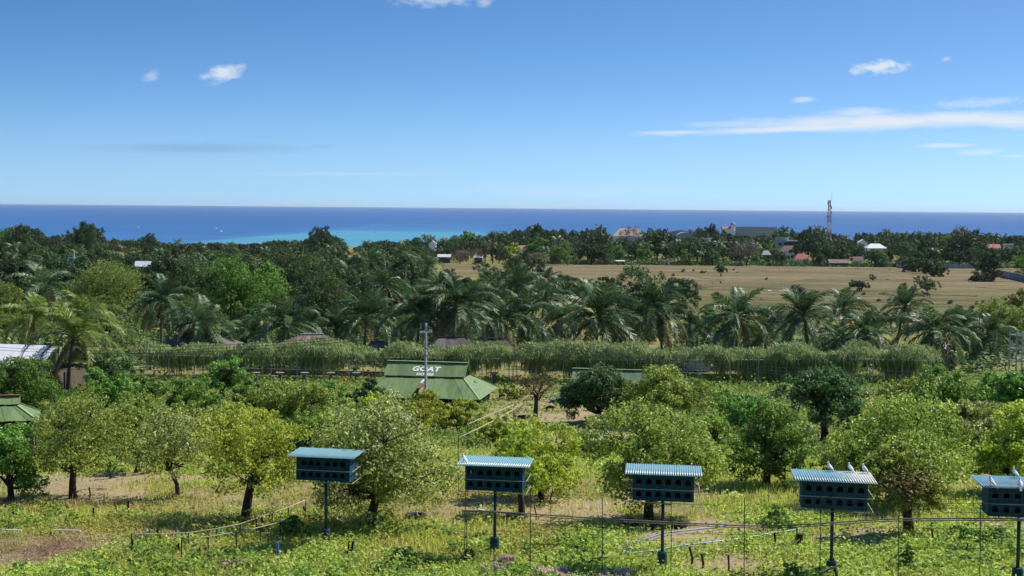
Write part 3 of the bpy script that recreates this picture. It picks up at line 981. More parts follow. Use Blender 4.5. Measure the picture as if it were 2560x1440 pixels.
# ------------------------------------------------------------------ coconut palms
def frond_mesh(name, L, e0, droop, seed, mat, nleaf=40, ll=.95, hang=.55):
    """one frond: arching midrib with two rows of hanging leaflets"""
    r = np.random.RandomState(seed)
    n = 9
    tt = np.linspace(0, 1, n)
    el = e0 - droop * tt ** 1.35
    dx = np.cos(el) * L / (n - 1)
    dz = np.sin(el) * L / (n - 1)
    pts = np.stack([np.concatenate([[0], np.cumsum(dx[1:])]), r.randn() * .06 * L * tt ** 2, np.concatenate([[0], np.cumsum(dz[1:])])], 1)
    mb = MB()
    mb.tube(pts, .035 * (1 - tt) + .008, 4, caps=False)
    for sgn in (-1, 1):
        ti = np.linspace(.13, .99, nleaf) + r.randn(nleaf) * .006
        for t in ti:
            p = np.array([np.interp(t, tt, pts[:, j]) for j in range(3)])
            a = np.interp(t, tt, el)
            d = np.array([math.cos(a), 0, math.sin(a)])
            up = np.array([-math.sin(a), 0, math.cos(a)])
            side = np.array([0, sgn, 0])
            l = ll * (math.sin(math.pi * min(1, .18 + t * .78)) ** .7) * (.85 + .3 * r.rand())
            v1 = side * .72 + d * .62 + up * (.12 + .15 * r.randn()) - np.array([0, 0, hang * .35])
            v1 /= np.linalg.norm(v1)
            v2 = v1 * .55 - np.array([0, 0, hang * (.7 + .4 * r.rand())]) + d * .25
            v2 /= np.linalg.norm(v2)
            q1 = p + v1 * l * .5
            q2 = q1 + v2 * l * .5
            w = d * .048
            mb.add([p - w * .6, p + w * .6, q1 - w, q1 + w, q2], [(0, 1, 3, 2)], [(2, 3, 4)])
    return mb.mesh(name, mat)


FR = {}
for key, mt in (('d', 'frond'), ('l', 'frond_light')):
    FR[key] = [frond_mesh('frond', 2.9, R(80), R(50), 1, M[mt], hang=.3), frond_mesh('frond', 3.5, R(62), R(80), 2, M[mt], hang=.5), frond_mesh('frond', 4.0, R(42), R(92), 3, M[mt]),
               frond_mesh('frond', 4.2, R(24), R(98), 4, M[mt]), frond_mesh('frond', 4.0, R(4), R(84), 5, M[mt]), frond_mesh('frond', 3.7, R(-18), R(60), 6, M[mt], hang=.8)]
FRDRY = frond_mesh('frond', 3.3, R(-35), R(45), 7, M['frond_dry'], hang=.8)
TRUNKS = {}


def palm_trunk(h, seed):
    r = np.random.RandomState(seed)
    n = 15
    t = np.linspace(0, 1, n)
    b = r.randn(2) * .09 * h
    pts = np.stack([b[0] * t ** 2, b[1] * t ** 2, -.4 + (h + .4) * t], 1)
    rad = .15 - .04 * t + .10 * np.exp(-t * 9) + np.where(np.arange(n) % 2, .008, 0)
    mb = MB().tube(pts, rad, 8)
    return mb.mesh('trunk', M['bark_palm'], True), pts[-1]


_cn = MB()
for j in range(7):
    a = j * 2.4
    th = np.linspace(0, np.pi, 5)
    c = np.array([.24 * math.cos(a), .24 * math.sin(a), -.22 - .08 * (j % 3)])
    _cn.tube(np.stack([0 * th + c[0], 0 * th + c[1], c[2] + .13 * np.cos(th)], 1), np.maximum(.11 * np.sin(th), .01), 6)
COCO = _cn.mesh('coconut_cluster', plain('coconut_husk', (.14, .13, .04), .7, .3, .3), True)


def palm(label, loc, hc, cr, key, seed, nf=25, group='coconut palms', wind=.0):
    """hc = height of the crown's heart, cr = frond reach in metres"""
    r = np.random.RandomState(seed)
    t = thing('coconut_palm', label, 'palm', loc, 0, group)
    me, top = palm_trunk(hc, seed)
    obj('trunk', me, t)
    k = cr / 3.4
    a0 = r.rand() * 6.28
    nf = nf + r.randint(-5, 3)
    tx, ty = r.randn(2) * .10
    for i in range(nf):
        age = i / (nf - 1)
        v = min(5, int(age * 5.6 + r.rand() * .5))
        o = obj('frond', FR[key][v], t, top, (r.randn() * .22 + tx, r.randn() * .1 + ty, a0 + i * 2.39996 + r.randn() * .12), (k * (.9 + .2 * r.rand()),) * 3)
    for i in range(r.randint(1, 6)):
        obj('frond', FRDRY, t, top + np.array([0, 0, -.1]), (0, r.randn() * .15, r.rand() * 6.28), (k,) * 3)
    obj('coconut_cluster', COCO, t, top, (0, 0, r.rand() * 6), (k * 1.1,) * 3)
    return t


# palms: crown heart x, y; crown half-width; distance; tone
PALMS = [
    (-15, 832, 80, 140, 'l'), (78, 800, 88, 138, 'l'), (166, 842, 118, 124, 'l'), (225, 792, 92, 142, 'l'),
    (100, 716, 95, 205, 'd'), (402, 752, 80, 168, 'd'), (506, 806, 92, 156, 'd'),
    (728, 808, 92, 156, 'd'), (838, 824, 70, 168, 'd'), (912, 792, 86, 165, 'd'), (1044, 786, 100, 158, 'd'), (1172, 762, 108, 158, 'd'),
    (968, 712, 70, 215, 'd'), (1095, 732, 68, 205, 'd'), (1252, 800, 82, 165, 'd'), (1326, 792, 90, 168, 'd'), (1290, 716, 70, 215, 'd'), (1356, 742, 68, 210, 'd'),
    (1410, 806, 80, 175, 'd'), (1494, 792, 116, 152, 'd'), (1660, 778, 98, 154, 'd'), (1846, 794, 98, 150, 'd'), (2026, 790, 94, 152, 'd'),
    (2112, 776, 74, 165, 'd'), (2168, 836, 78, 152, 'd'), (2246, 768, 70, 170, 'd'), (2330, 828, 100, 150, 'd'), (2390, 822, 70, 165, 'd'),
    (2485, 836, 70, 160, 'd'), (1560, 832, 76, 172, 'd'), (1748, 822, 60, 178, 'd'), (1920, 838, 66, 165, 'd'), (630, 836, 60, 172, 'd'),
    (1450, 728, 44, 285, 'd'), (1160, 838, 66, 170, 'd'), (1000, 842, 62, 172, 'd'), (2090, 850, 56, 162, 'd'),
    (60, 650, 50, 300, 'd'), (1370, 700, 40, 310, 'd'), (925, 652, 48, 330, 'd'), (1020, 640, 46, 350, 'd'), (1068, 662, 40, 340, 'd'), (870, 690, 50, 280, 'd'),
]
ORD = 'first second third fourth fifth sixth seventh eighth ninth tenth eleventh twelfth thirteenth fourteenth fifteenth sixteenth seventeenth eighteenth nineteenth twentieth'.split()
_row = sorted([p for p in PALMS if p[3] < 185 and p[4] == 'd'])
_mid = sorted([p for p in PALMS if p[3] >= 185])
_lite = sorted([p for p in PALMS if p[4] == 'l'])


def ordn(i):
    return ORD[i] if i < 20 else 'thirtieth' if i == 29 else 'fortieth' if i == 39 else ['twenty-', 'thirty-', 'forty-'][(i + 1) // 10 - 2] + ORD[(i + 1) % 10 - 1]


for i, p in enumerate(PALMS):
    x, y, hw, D, key = p
    if key == 'l':
        lab = ordn(_lite.index(p)) + ' sunlit yellow-green palm from the left edge by the white-roofed house'
    elif D < 185:
        lab = ordn(_row.index(p)) + ' coconut palm from the left in the dark row behind the vine arbour'
    else:
        lab = ordn(_mid.index(p)) + ' from the left of the palms farther back, beyond the arbour row'
    loc = GD(x, D)
    hc = max(P(x, y, D)[2] - loc[2], 1.6)
    palm(lab, loc, hc, hw * D / F * 1.1, key, 300 + i, 25 if D < 185 else 20)

# ------------------------------------------------------------------ middle-distance trees
MID = [
    ('feathery yellow-green tree behind the sunlit palms', 270, 178, 150, 362, 652, 868, 'leaf_feather', dict(ncl=230, per=46, leaf=.30, asp=2.6, sig=.11)),
    ('yellow-green tree at the left edge behind the sunlit palms', 10, 185, -60, 75, 702, 850, 'leaf_feather', dict(ncl=120, per=46, leaf=.3, asp=2.6)),
    ('tall bright green tree above the dark shed left of centre', 620, 185, 520, 722, 640, 875, 'leaf_bright', dict(ncl=240, per=44, leaf=.32)),
    ('olive tree with pale branches right of the tall bright green tree', 790, 205, 690, 885, 648, 862, 'leaf_far_olive', dict(ncl=190, per=44, leaf=.32, bark='bark_grey')),
    ('dark tree left of the tall bright green tree', 440, 235, 358, 525, 640, 830, 'leaf_dark', dict(ncl=170, per=44, leaf=.36)),
    ('dark low tree under the tall bright green tree', 610, 178, 562, 655, 770, 880, 'leaf_dark', dict(ncl=90, per=44, leaf=.3)),
    ('dark bushy tree rising above the palms against the field', 1585, 235, 1492, 1668, 662, 810, 'leaf_dark', dict(ncl=200, per=44, leaf=.36)),
    ('small dark tree right of the bushy tree against the field', 1690, 250, 1640, 1745, 728, 820, 'leaf_dark', dict(ncl=90, per=44, leaf=.36)),
    ('olive-green tree at the right edge behind the last palms', 2520, 182, 2450, 2610, 748, 880, 'leaf_feather', dict(ncl=150, per=46, leaf=.3)),
    ('bright yellow-green tree at the right edge above the olive-green tree', 2545, 215, 2508, 2600, 722, 800, 'leaf_feather', dict(ncl=80, per=46, leaf=.3)),
    ('dark spreading shrub left of the right-edge trees', 2405, 225, 2368, 2450, 765, 822, 'leaf_dark', dict(ncl=70, per=44, leaf=.34)),
    ('grey-green tree behind the olive tree with pale branches', 760, 290, 660, 860, 620, 780, 'leaf_far_olive', dict(ncl=150, per=40, leaf=.42)),
    ('dark tree between the olive tree and the palm row', 900, 260, 845, 985, 680, 810, 'leaf_dark', dict(ncl=110, per=42, leaf=.38)),
    ('dark tree behind the dark palm left of centre', 350, 260, 300, 430, 690, 820, 'leaf_dark', dict(ncl=110, per=42, leaf=.38)),
    ('leafy green tree behind the palms in the middle', 1220, 260, 1140, 1330, 700, 830, 'leaf_far_olive', dict(ncl=120, per=42, leaf=.38)),
    ('rounded green bush under the palms right of centre', 1770, 205, 1715, 1812, 770, 850, 'leaf_bright', dict(ncl=70, per=42, leaf=.32)),
    ('dark low bush under the palms in the middle of the row', 1590, 190, 1520, 1650, 805, 870, 'leaf_dark', dict(ncl=80, per=42, leaf=.32)),
    ('dark bush at the right under the last palms', 2440, 170, 2395, 2500, 815, 880, 'leaf_dark', dict(ncl=70, per=42, leaf=.3)),
    ('green bush behind the first palms of the dark row', 460, 195, 390, 540, 770, 860, 'leaf_dark', dict(ncl=80, per=42, leaf=.32)),
    ('dark bush behind the palms left of the utility pole', 960, 190, 880, 1050, 790, 860, 'leaf_dark', dict(ncl=90, per=42, leaf=.32)),
    ('dark green tree behind the tallest palm of the row', 1290, 300, 1222, 1348, 645, 790, 'leaf_far', dict(ncl=120, per=40, leaf=.42)),
    ('low grey-green tree against the left end of the field', 1395, 320, 1338, 1455, 694, 790, 'leaf_far_olive', dict(ncl=90, per=40, leaf=.42)),
    ('dark low tree left of the bushy tree against the field', 1470, 300, 1428, 1522, 706, 800, 'leaf_dark', dict(ncl=80, per=40, leaf=.4)),
    ('dark tree hiding the strip of field behind the tallest palms', 1165, 300, 1105, 1212, 694, 800, 'leaf_far', dict(ncl=90, per=40, leaf=.42)),
    ('dark bush at the foot of the field right of centre', 1960, 235, 1905, 2020, 775, 840, 'leaf_dark', dict(ncl=70, per=40, leaf=.36)),
    ('dark bush at the foot of the field below the umbrella tree', 2200, 230, 2150, 2260, 780, 840, 'leaf_dark', dict(ncl=70, per=40, leaf=.36)),
    ('dark green tree right of the fan palms, at the left end of the field', 1322, 420, 1262, 1378, 640, 720, 'leaf_far', dict(ncl=110, per=40, leaf=.5)),
    ('rounded tree left of the fan palms behind the palm row', 1225, 330, 1176, 1272, 655, 760, 'leaf_far_olive', dict(ncl=100, per=40, leaf=.45)),
    ('low dark trees clump in the near field left of centre, left part', 1430, 360, 1378, 1482, 688, 750, 'leaf_far', dict(ncl=90, per=40, leaf=.45)),
    ('low olive tree clump in the near field left of centre, right part', 1515, 340, 1468, 1562, 694, 760, 'leaf_far_olive', dict(ncl=80, per=40, leaf=.45)),
    ('green tree right of the bushy tree at the edge of the field', 1700, 280, 1655, 1752, 700, 800, 'leaf_far', dict(ncl=90, per=40, leaf=.42)),
]
for i, (lab, bx, D, l, rr, top, bot, lm, kw) in enumerate(MID):
    kw = dict(dict(bark='bark'), **kw)
    spec_tree('bush' if 'bush' in lab or 'shrub' in lab else 'broadleaf_tree', lab, (bx, 0), l, rr, top, bot, lm, 500 + i, D=D, tr=.22, cat='bush' if ('bush' in lab or 'shrub' in lab) else 'tree', group='trees between the arbour and the field', twigs=.25, nl=10, **kw)



def undergrowth():
    """banana, scrub and saplings filling the ground under the palms and between the trees"""
    r = np.random.RandomState(61)
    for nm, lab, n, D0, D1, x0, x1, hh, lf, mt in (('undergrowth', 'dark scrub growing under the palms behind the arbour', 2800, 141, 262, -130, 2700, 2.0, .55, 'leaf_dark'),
                                                ('scrub', 'scrub between the trees of the left plain', 1500, 240, 660, -130, 1085, 3.2, .95, 'leaf_far'),
                                                ('scrub_edge', 'scrub at the foot of the far treeline', 700, 650, 672, 1310, 2700, 3.4, 1.0, 'leaf_far')):
        mb = MB()
        for _ in range(n):
            D = D0 + (D1 - D0) * r.rand() ** .8
            px = x0 + (x1 - x0) * r.rand()
            if nm == 'undergrowth' and (px > 1640 and D > 222):
                continue
            if nm == 'undergrowth' and vnoise(px, D * 4, 160, 3) < .30:
                continue
            p = GD(px, D)
            k = 26
            h = hh * r.uniform(.35, 1.0)
            o = r.randn(k, 3) * np.array([h * .5, h * .5, 0])
            o[:, 2] = h * r.rand(k) ** .8 * np.exp(-(o[:, 0] ** 2 + o[:, 1] ** 2) / (h * h * 1.2))
            mb.quads(leaves(r, p + o, lf, asp=1.6))
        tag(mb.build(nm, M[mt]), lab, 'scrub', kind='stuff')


undergrowth()

# prototypes for the wooded plain: one mesh each, shared by all copies
def proto(kind, seed, leafm, ncl, per, leaf):
    r = np.random.RandomState(seed)
    if kind == 'round':
        tk, cr = grow(r, (0, 0, 5.3), (4.9, 4.9, 4.9), 7, ncl, per, leaf, .3, 3.0, twigs=.0, lobe=(.42, .62), sig=.10)
    elif kind == 'tall':
        tk, cr = grow(r, (0, 0, 6.6), (3.9, 3.9, 6.0), 10, ncl, per, leaf, .3, 3.0, twigs=.0)
    elif kind == 'spread':
        tk, cr = grow(r, (0, 0, 6.6), (6.6, 6.6, 3.1), 8, ncl, per, leaf, .35, 3.6, twigs=.0, zmin=-.2, lobe=(.40, .58), sig=.09)
    elif kind == 'bare':
        tk, cr = grow(r, (0, 0, 5.2), (5.2, 5.2, 4.2), 14, ncl, per, leaf, .22, 1.2, twigs=.9, asp=7, sig=.10)
    mb = MB()
    nq = 0
    for s in (tk, cr):
        for V, in zip(s.V):
            pass
    q0 = sum(len(q) for q in tk.Q)
    t0 = sum(len(q) for q in tk.T)
    n0 = tk.n
    mb.V = tk.V + cr.V
    mb.Q = tk.Q + [q + n0 for q in cr.Q]
    mb.T = tk.T
    mb.n = tk.n + cr.n
    nq = sum(len(q) for q in mb.Q)
    mi = np.zeros(nq + t0, int)
    mi[q0:nq] = 1
    return mb.mesh(kind + '_tree', [M['bark'], M[leafm]], midx=mi), mb


PRO = {'mid': [], 'far': []}
for i, (kd, lm) in enumerate([('round', 'leaf_far'), ('tall', 'leaf_far'), ('round', 'leaf_far_olive'), ('spread', 'leaf_far'), ('tall', 'leaf_far_olive'), ('round', 'leaf_dark'), ('spread', 'leaf_far'), ('round', 'leaf_bright')]):
    PRO['mid'].append((kd, lm, proto(kd, 700 + i, lm, 130, 30, .62)[0]))
    PRO['far'].append((kd, lm, proto(kd, 720 + i, lm, 110, 20, .78)[0]))
BARE = proto('bare', 760, 'leaf_grey', 150, 14, .6)[0]


def far_palm_mesh(seed):
    r = np.random.RandomState(seed)
    mb = MB()
    h = 8.0
    mb.tube([(0, 0, -.4), (.1, 0, 4), (.3, .1, h)], [.25, .17, .14], 5, caps=False)
    q0 = len(mb.Q[0])
    for i in range(16):
        a = i * 2.4 + r.rand() * .3
        e = R(75 - 95 * i / 15)
        d = np.array([math.cos(a), math.sin(a), 0])
        sd = np.array([-math.sin(a), math.cos(a), 0])
        n = 6
        tt = np.linspace(0, 1, n)
        el = e - R(75) * tt ** 1.4
        hx = np.concatenate([[0], np.cumsum(np.cos(el[1:]) * .72)])
        hz = np.concatenate([[0], np.cumsum(np.sin(el[1:]) * .72)])
        for sg in (-1, 1):
            for j in range(n - 1):
                for k2 in (0, .5):
                    f = lambda q: np.array([.3, .1, h]) + d * np.interp(q, range(n), hx) + np.array([0, 0, np.interp(q, range(n), hz)])
                    p0, p1 = f(j + k2), f(j + k2 + .42)
                    w = .75 * math.sin(math.pi * min(.95, .15 + (j + k2) / n * .85))
                    o = sd * sg * w * .7 - np.array([0, 0, w * .55]) + d * w * .3
                    mb.quads([[p0, p1, p1 + o * .95, p0 + o]])
    nq = sum(len(q) for q in mb.Q)
    mi = np.ones(nq, int)
    mi[:q0] = 0
    return mb.mesh('far_palm', [M['bark_palm'], M['frond']], midx=mi)


FPALM = [far_palm_mesh(s) for s in (1, 2, 3)]

SKY = [(-200, 575), (0, 574), (40, 562), (90, 566), (112, 584), (150, 584), (190, 578), (215, 553), (240, 570), (262, 592), (345, 596), (375, 583), (402, 602), (450, 603), (500, 601), (600, 604), (640, 603), (700, 595), (762, 595),
       (800, 568), (832, 584), (862, 598), (874, 622), (892, 612), (915, 600), (950, 598), (1000, 600), (1050, 590), (1100, 594), (1150, 582), (1172, 575), (1200, 592), (1232, 582), (1300, 570), (1340, 560), (1380, 568),
       (1440, 575), (1500, 568), (1530, 588), (1610, 588), (1625, 570), (1660, 566), (1682, 578), (1720, 574), (1760, 558), (1808, 562), (1835, 582), (1935, 584), (1945, 572), (2000, 576), (2030, 567), (2060, 576),
       (2108, 586), (2125, 598), (2145, 582), (2200, 576), (2300, 580), (2352, 578), (2400, 570), (2425, 566), (2460, 576), (2482, 588), (2512, 584), (2560, 582), (2800, 580)]
SKX, SKYY = zip(*SKY)
FIELD_EDGE = 648
ZONES = [(-300, 130, 'at the far left'), (130, 300, 'by the tallest tree'), (300, 520, 'above the white shed'),
         (520, 760, 'left of the layered tree'), (760, 890, 'by the layered tree'), (890, 1090, 'below the turquoise water'),
         (1090, 1330, 'by the fan palms'), (1330, 1530, 'left of the tan hall'), (1530, 1690, 'below the tan hall'),
         (1690, 1840, 'below the church tower'), (1840, 1940, 'below the pale green hall'), (1940, 2060, 'by the modern block'), (2060, 2140, 'by the lattice mast'),
         (2140, 2260, 'by the white roofs'), (2260, 2440, 'behind the olive hedge'), (2440, 2900, 'by the rightmost roofs')]
KD = {'round': 'rounded', 'tall': 'tall', 'spread': 'flat'}


def zone(px):
    for a, b, s in ZONES:
        if a <= px < b:
            return s
    return 'at the edge of the wood'


KEEP = []        # windows onto buildings: (l, r, y_top, D): trees nearer than D must stay below y_top... filled by part d

# ------------------------------------------------------------------ far buildings
def house(name, label, l, r, ytop, yeave, D, roof, rm, wm, cat='house', depth=.75, nwin=3, yvis=None, over=.35, floors=1, group='far buildings'):
    mid = (l + r) / 2
    loc = GD(mid, D)
    s = D / F
    w = (r - l) * s
    dp = w * depth
    ze = max(P(mid, yeave, D)[2] - loc[2], 1.6)
    zt = max(P(mid, ytop, D)[2] - loc[2], ze + .3)
    t = thing(name, label, cat, loc, 0, group)
    ww, wd = w - 2 * over * (roof != 'flat'), dp - 2 * over * (roof != 'flat')
    wall = MB().box((0, 0, (ze - .3) / 2), (ww, wd, ze + .3)).build('wall', M[wm], t)
    mb = MB()
    hx, hy = w / 2, dp / 2
    if roof == 'gable':
        V = [(-hx, -hy, ze), (hx, -hy, ze), (hx, 0, zt), (-hx, 0, zt), (-hx, hy, ze), (hx, hy, ze)]
        V2 = [(a, b, c + .12) for a, b, c in V]
        mb.add(V + V2, [(6, 7, 8, 9), (9, 8, 11, 10), (0, 3, 2, 1), (3, 4, 5, 2), (0, 1, 7, 6), (4, 10, 11, 5), (1, 2, 8, 7), (2, 5, 11, 8), (0, 6, 9, 3), (3, 9, 10, 4)])
        MB().add([(-ww / 2, -wd / 2, ze - .02), (-ww / 2, wd / 2, ze - .02), (-ww / 2, 0, zt - .1)], T=[(0, 2, 1)]).add([(ww / 2, -wd / 2, ze - .02), (ww / 2, wd / 2, ze - .02), (ww / 2, 0, zt - .1)], T=[(0, 1, 2)]).build('gable', M[wm], t)
    elif roof == 'gable_front':
        V = [(-hx, -hy, ze), (-hx, hy, ze), (0, hy, zt), (0, -hy, zt), (hx, -hy, ze), (hx, hy, ze)]
        V2 = [(a, b, c + .12) for a, b, c in V]
        mb.add(V + V2, [(6, 9, 8, 7), (9, 10, 11, 8), (0, 1, 2, 3), (3, 2, 5, 4), (0, 3, 9, 6), (3, 4, 10, 9), (1, 7, 8, 2), (2, 8, 11, 5), (0, 6, 7, 1), (4, 5, 11, 10)])
        MB().add([(-ww / 2, -wd / 2, ze - .02), (ww / 2, -wd / 2, ze - .02), (0, -wd / 2, zt - .1)], T=[(0, 1, 2)]).build('gable', M[wm], t)
    elif roof == 'hip':
        k = max(hx - hy, hx * .45)
        mb.add([(-hx, -hy, ze), (hx, -hy, ze), (hx, hy, ze), (-hx, hy, ze), (-k, 0, zt), (k, 0, zt)], [(0, 1, 5, 4), (2, 3, 4, 5), (0, 3, 2, 1)], [(1, 2, 5), (3, 0, 4)])
    elif roof == 'arch':
        n = 12
        a = np.linspace(0, np.pi, n + 1)
        prof = np.stack([-hx * np.cos(a), ze + (zt - ze) * np.sin(a)], 1)
        V = [(x, y, z) for y in (-hy, hy) for x, z in prof]
        mb.add(V, [(i, i + 1, n + 2 + i, n + 1 + i) for i in range(n)])
        MB().add([(0, -hy + .3, ze)] + [(x * .985, -hy + .3, z - .1) for x, z in prof], T=[(0, i + 1, i + 2) for i in range(n)]).build('gable', M[wm], t)
    else:
        mb.box((0, 0, ze + .15), (w + .3, dp + .3, .3))
        mb.box((0, -dp / 2 - .05, ze + .5), (w + .3, .2, .4))
    mb.build('roof', M[rm], t)
    for f in range(floors):
        zf = ze * (f + .5) / floors
        for i in range(nwin):
            x = (-.5 + (i + .5) / nwin) * ww * .9
            hh = min(1.3, ze / floors * .45)
            win = MB().box((x, -wd / 2 - .02, zf), (ww / nwin * .5, .08, hh)).build('window', M['window'], t)
            MB().box((x, -wd / 2 - .06, zf - hh / 2 - .08), (ww / nwin * .58, .2, .1)).build('sill', M[wm], win)
    if yvis:
        KEEP.append((l - 2, r + 2, yvis, D))
    return t


house('hall', 'large tan-roofed hall on the skyline with white gable wall', 1530, 1614, 571, 590, 1050, 'hip', 'tan_roof', 'wall_white', 'hall', .45, 5, 597)
house('arched_hall', 'hall with curved pale grey roof left of the church', 1690, 1741, 580, 592, 1000, 'arch', 'grey_roof', 'wall_grey', 'hall', .6, 4, 594)
house('arched_hall', 'hall with low dark brown curved roof behind the pale curved one', 1676, 1722, 575, 583, 1060, 'arch', 'brown_roof', 'wall_grey', 'hall', .6, 3, 580)
house('house', 'small bright white modern house below the church tower', 1758, 1781, 592, 597, 900, 'flat', 'wall_white', 'wall_white', 'house', .8, 2, 604, floors=2)
house('house', 'cottage with orange-tan roof left of the small white modern house', 1687, 1702, 597, 602, 880, 'hip', 'tan_roof', 'wall_white', 'house', .8, 2, 604)
house('long_hall', 'long pale green flat hall on the skyline right of the church', 1838, 1938, 567, 569, 1250, 'flat', 'green_hall', 'green_hall', 'hall', .35, 9, 584)
house('modern_house', 'modern grey and white block with stepped flat roofs', 1940, 1970, 592, 596, 800, 'flat', 'wall_grey', 'wall_grey', 'house', .8, 2, 611, floors=2)
house('modern_house', 'dark block with white roof edge beside the grey and white block', 1968, 1994, 600, 603, 795, 'flat', 'wall_white', 'wall_dark', 'house', .8, 2, 614)
house('house', 'wide brown-roofed house below the modern blocks', 1946, 1998, 614, 627, 745, 'hip', 'brown_roof', 'wall_white', 'house', .7, 4, 630)
house('house', 'red-orange hip-roofed house right of the brown roof', 1984, 2024, 634, 647, 700, 'hip', 'red_roof', 'wall_white', 'house', .7, 3, 648)
house('barn', 'barn with streaked rusty sheet roof on the far field edge', 2070, 2120, 649, 663, 657, 'gable', 'rust_roof', 'thatch', 'barn', .7, 2, 668)
house('shed', 'small rusty shed right of the barn', 2132, 2158, 642, 652, 690, 'gable', 'rust_roof', 'wall_white', 'shed', .7, 2, 653)
house('house', 'gabled white-roofed house right of the mast, upper one', 2144, 2168, 599, 607, 900, 'gable_front', 'white_roof', 'wall_white', 'house', .9, 2, 610)
house('house', 'broad white-roofed house right of the mast, lower one', 2162, 2214, 609, 620, 850, 'hip', 'white_roof', 'wall_white', 'house', .7, 4, 624)
house('house', 'house with red roof at the far right', 2466, 2500, 611, 620, 800, 'gable', 'red_roof', 'wall_white', 'house', .7, 3, 622)
house('house', 'white-roofed bluish house at the far right', 2511, 2532, 609, 612, 800, 'flat', 'white_roof', 'wall_grey', 'house', .8, 2, 622)
house('house', 'white gabled house left of the fan palms', 1071, 1092, 602, 610, 800, 'gable_front', 'white_roof', 'wall_white', 'house', .9, 1, 618)
house('house', 'orange-roofed house right of the fan palms', 1296, 1324, 614, 622, 760, 'gable', 'orange_roof', 'wall_white', 'house', .7, 3, 625)
house('shed', 'low white shed behind the far field strip, left one', 1094, 1128, 636, 643, 660, 'gable', 'white_roof', 'wall_dark', 'shed', .5, 3, 650)
house('shed', 'low white shed behind the far field strip, right one', 1184, 1208, 640, 645, 660, 'gable', 'white_roof', 'wall_dark', 'shed', .5, 2, 650)
house('hut', 'little white-roofed hut at the left of the far field edge', 1540, 1562, 652, 658, 655, 'gable', 'white_roof', 'wall_dark', 'hut', .8, 1, 663)
house('hut', 'long low hut with dull red roof on the far field edge', 1660, 1686, 657, 660, 655, 'gable', 'brown_roof', 'wall_white', 'hut', .6, 2, 664)
house('hut', 'hut with weathered thatched hip roof left of the red-orange house', 1903, 1928, 626, 637, 700, 'hip', 'grey_roof', 'thatch', 'hut', .8, 1, 638)
house('shed', 'shed with white metal roof among the trees at the left', 338, 378, 654, 667, 330, 'gable', 'white_roof', 'wall_dark', 'shed', .7, 2, 668)
house('shed', 'pale shed behind the wall right of the olive hedge', 2372, 2387, 655, 658, 690, 'gable', 'white_roof', 'wall_dark', 'shed', .8, 1, 660)


def church():
    D = 1150
    loc = GD(1832, D)
    s = D / F
    z = lambda y: P(1832, y, D)[2] - loc[2]
    t = thing('church', 'white church with arched belfry and red cupola on the skyline', 'church', loc)
    w = 12 * s
    MB().box((0, 0, z(576) / 2), (w, w, z(576))).build('tower', M['wall_white'], t)
    bel = MB()
    for sx in (-1, 1):
        for sy in (-1, 1):
            bel.box((sx * w * .4, sy * w * .4, (z(576) + z(564)) / 2), (w * .2, w * .2, z(564) - z(576)))
    bel.box((0, 0, z(564) + .2), (w * 1.1, w * 1.1, .5))
    bel.box((0, 0, (z(576) + z(566)) / 2), (w * .16, w, z(566) - z(576)))
    bel.build('belfry', M['wall_white'], t)
    a = np.linspace(0, np.pi / 2, 6)
    MB().tube(np.stack([0 * a, 0 * a, z(564) + .4 + (z(557) - z(564)) * np.sin(a)], 1), np.maximum(w * .5 * np.cos(a), .25), 8).build('cupola', M['tower_red'], t)
    MB().tube([(0, 0, z(558)), (0, 0, z(554)), (0, 0, z(552))], [w * .16, w * .14, .06], 6).build('lantern', M['wall_white'], t)
    MB().box((0, 0, z(550)), (.18, .18, 2.2)).box((0, 0, z(550) + .4), (.9, .17, .17)).build('cross', M['wall_white'], t)
    nx = -16 * s
    MB().box((nx, 2, z(572) / 2), (22 * s, 8, z(572))).build('nave', M['wall_white'], t)
    MB().add([(nx - 12 * s, -2.4, z(572) + .05), (nx + 10 * s, -2.4, z(572) + .05), (nx + 10 * s, 2, z(566)), (nx - 12 * s, 2, z(566)), (nx - 12 * s, 6.4, z(572) + .05), (nx + 10 * s, 6.4, z(572) + .05)],
             [(0, 1, 2, 3), (3, 2, 5, 4)], None).build('roof', M['red_roof'], t)
    KEEP.append((1812, 1842, 574, D))


church()


def lattice_mast():
    D = 840
    loc = GD(2072, D)
    h = P(2072, 501, D)[2] - loc[2]
    t = thing('lattice_mast', 'tall red and white lattice communications mast above the treeline', 'mast', loc)
    n = 16
    wf = lambda q: 1.2 * (1 - q) ** 1.2 + .52
    names = []
    for i in range(n):
        q0, q1 = i / n, (i + 1) / n
        mb = MB()
        c0 = [(sx * wf(q0), sy * wf(q0), q0 * h) for sx, sy in ((-1, -1), (1, -1), (1, 1), (-1, 1))]
        c1 = [(sx * wf(q1), sy * wf(q1), q1 * h) for sx, sy in ((-1, -1), (1, -1), (1, 1), (-1, 1))]
        for j in range(4):
            mb.bar(c0[j], c1[j], .22)
            mb.bar(c0[j], c1[(j + 1) % 4], .11)
            mb.bar(c0[(j + 1) % 4], c1[j], .11)
            mb.bar(c1[j], c1[(j + 1) % 4], .17)
        mb.build('lattice_section', M['tower_red' if (i // 2) % 2 else 'tower_white'], t)
    MB().box((0, 0, h + .1), (2.2, 2.2, .12)).build('platform', M['tower_white'], t)
    for k, (x, y, dz) in enumerate(((-1.1, -.9, -1.6), (.9, -1.1, -4), (-1.2, .4, -9), (1.1, -.9, -7))):
        MB().box((x, y, h + dz), (.45, .3, 1.9)).build('panel_antenna', M['tower_white'], t)
    MB().tube([(1.0, -.9, h), (1.0, -.9, h + 5)], .07, 5).build('whip_antenna', M['tower_white'], t)
    KEEP.append((2062, 2082, 598, D))


lattice_mast()


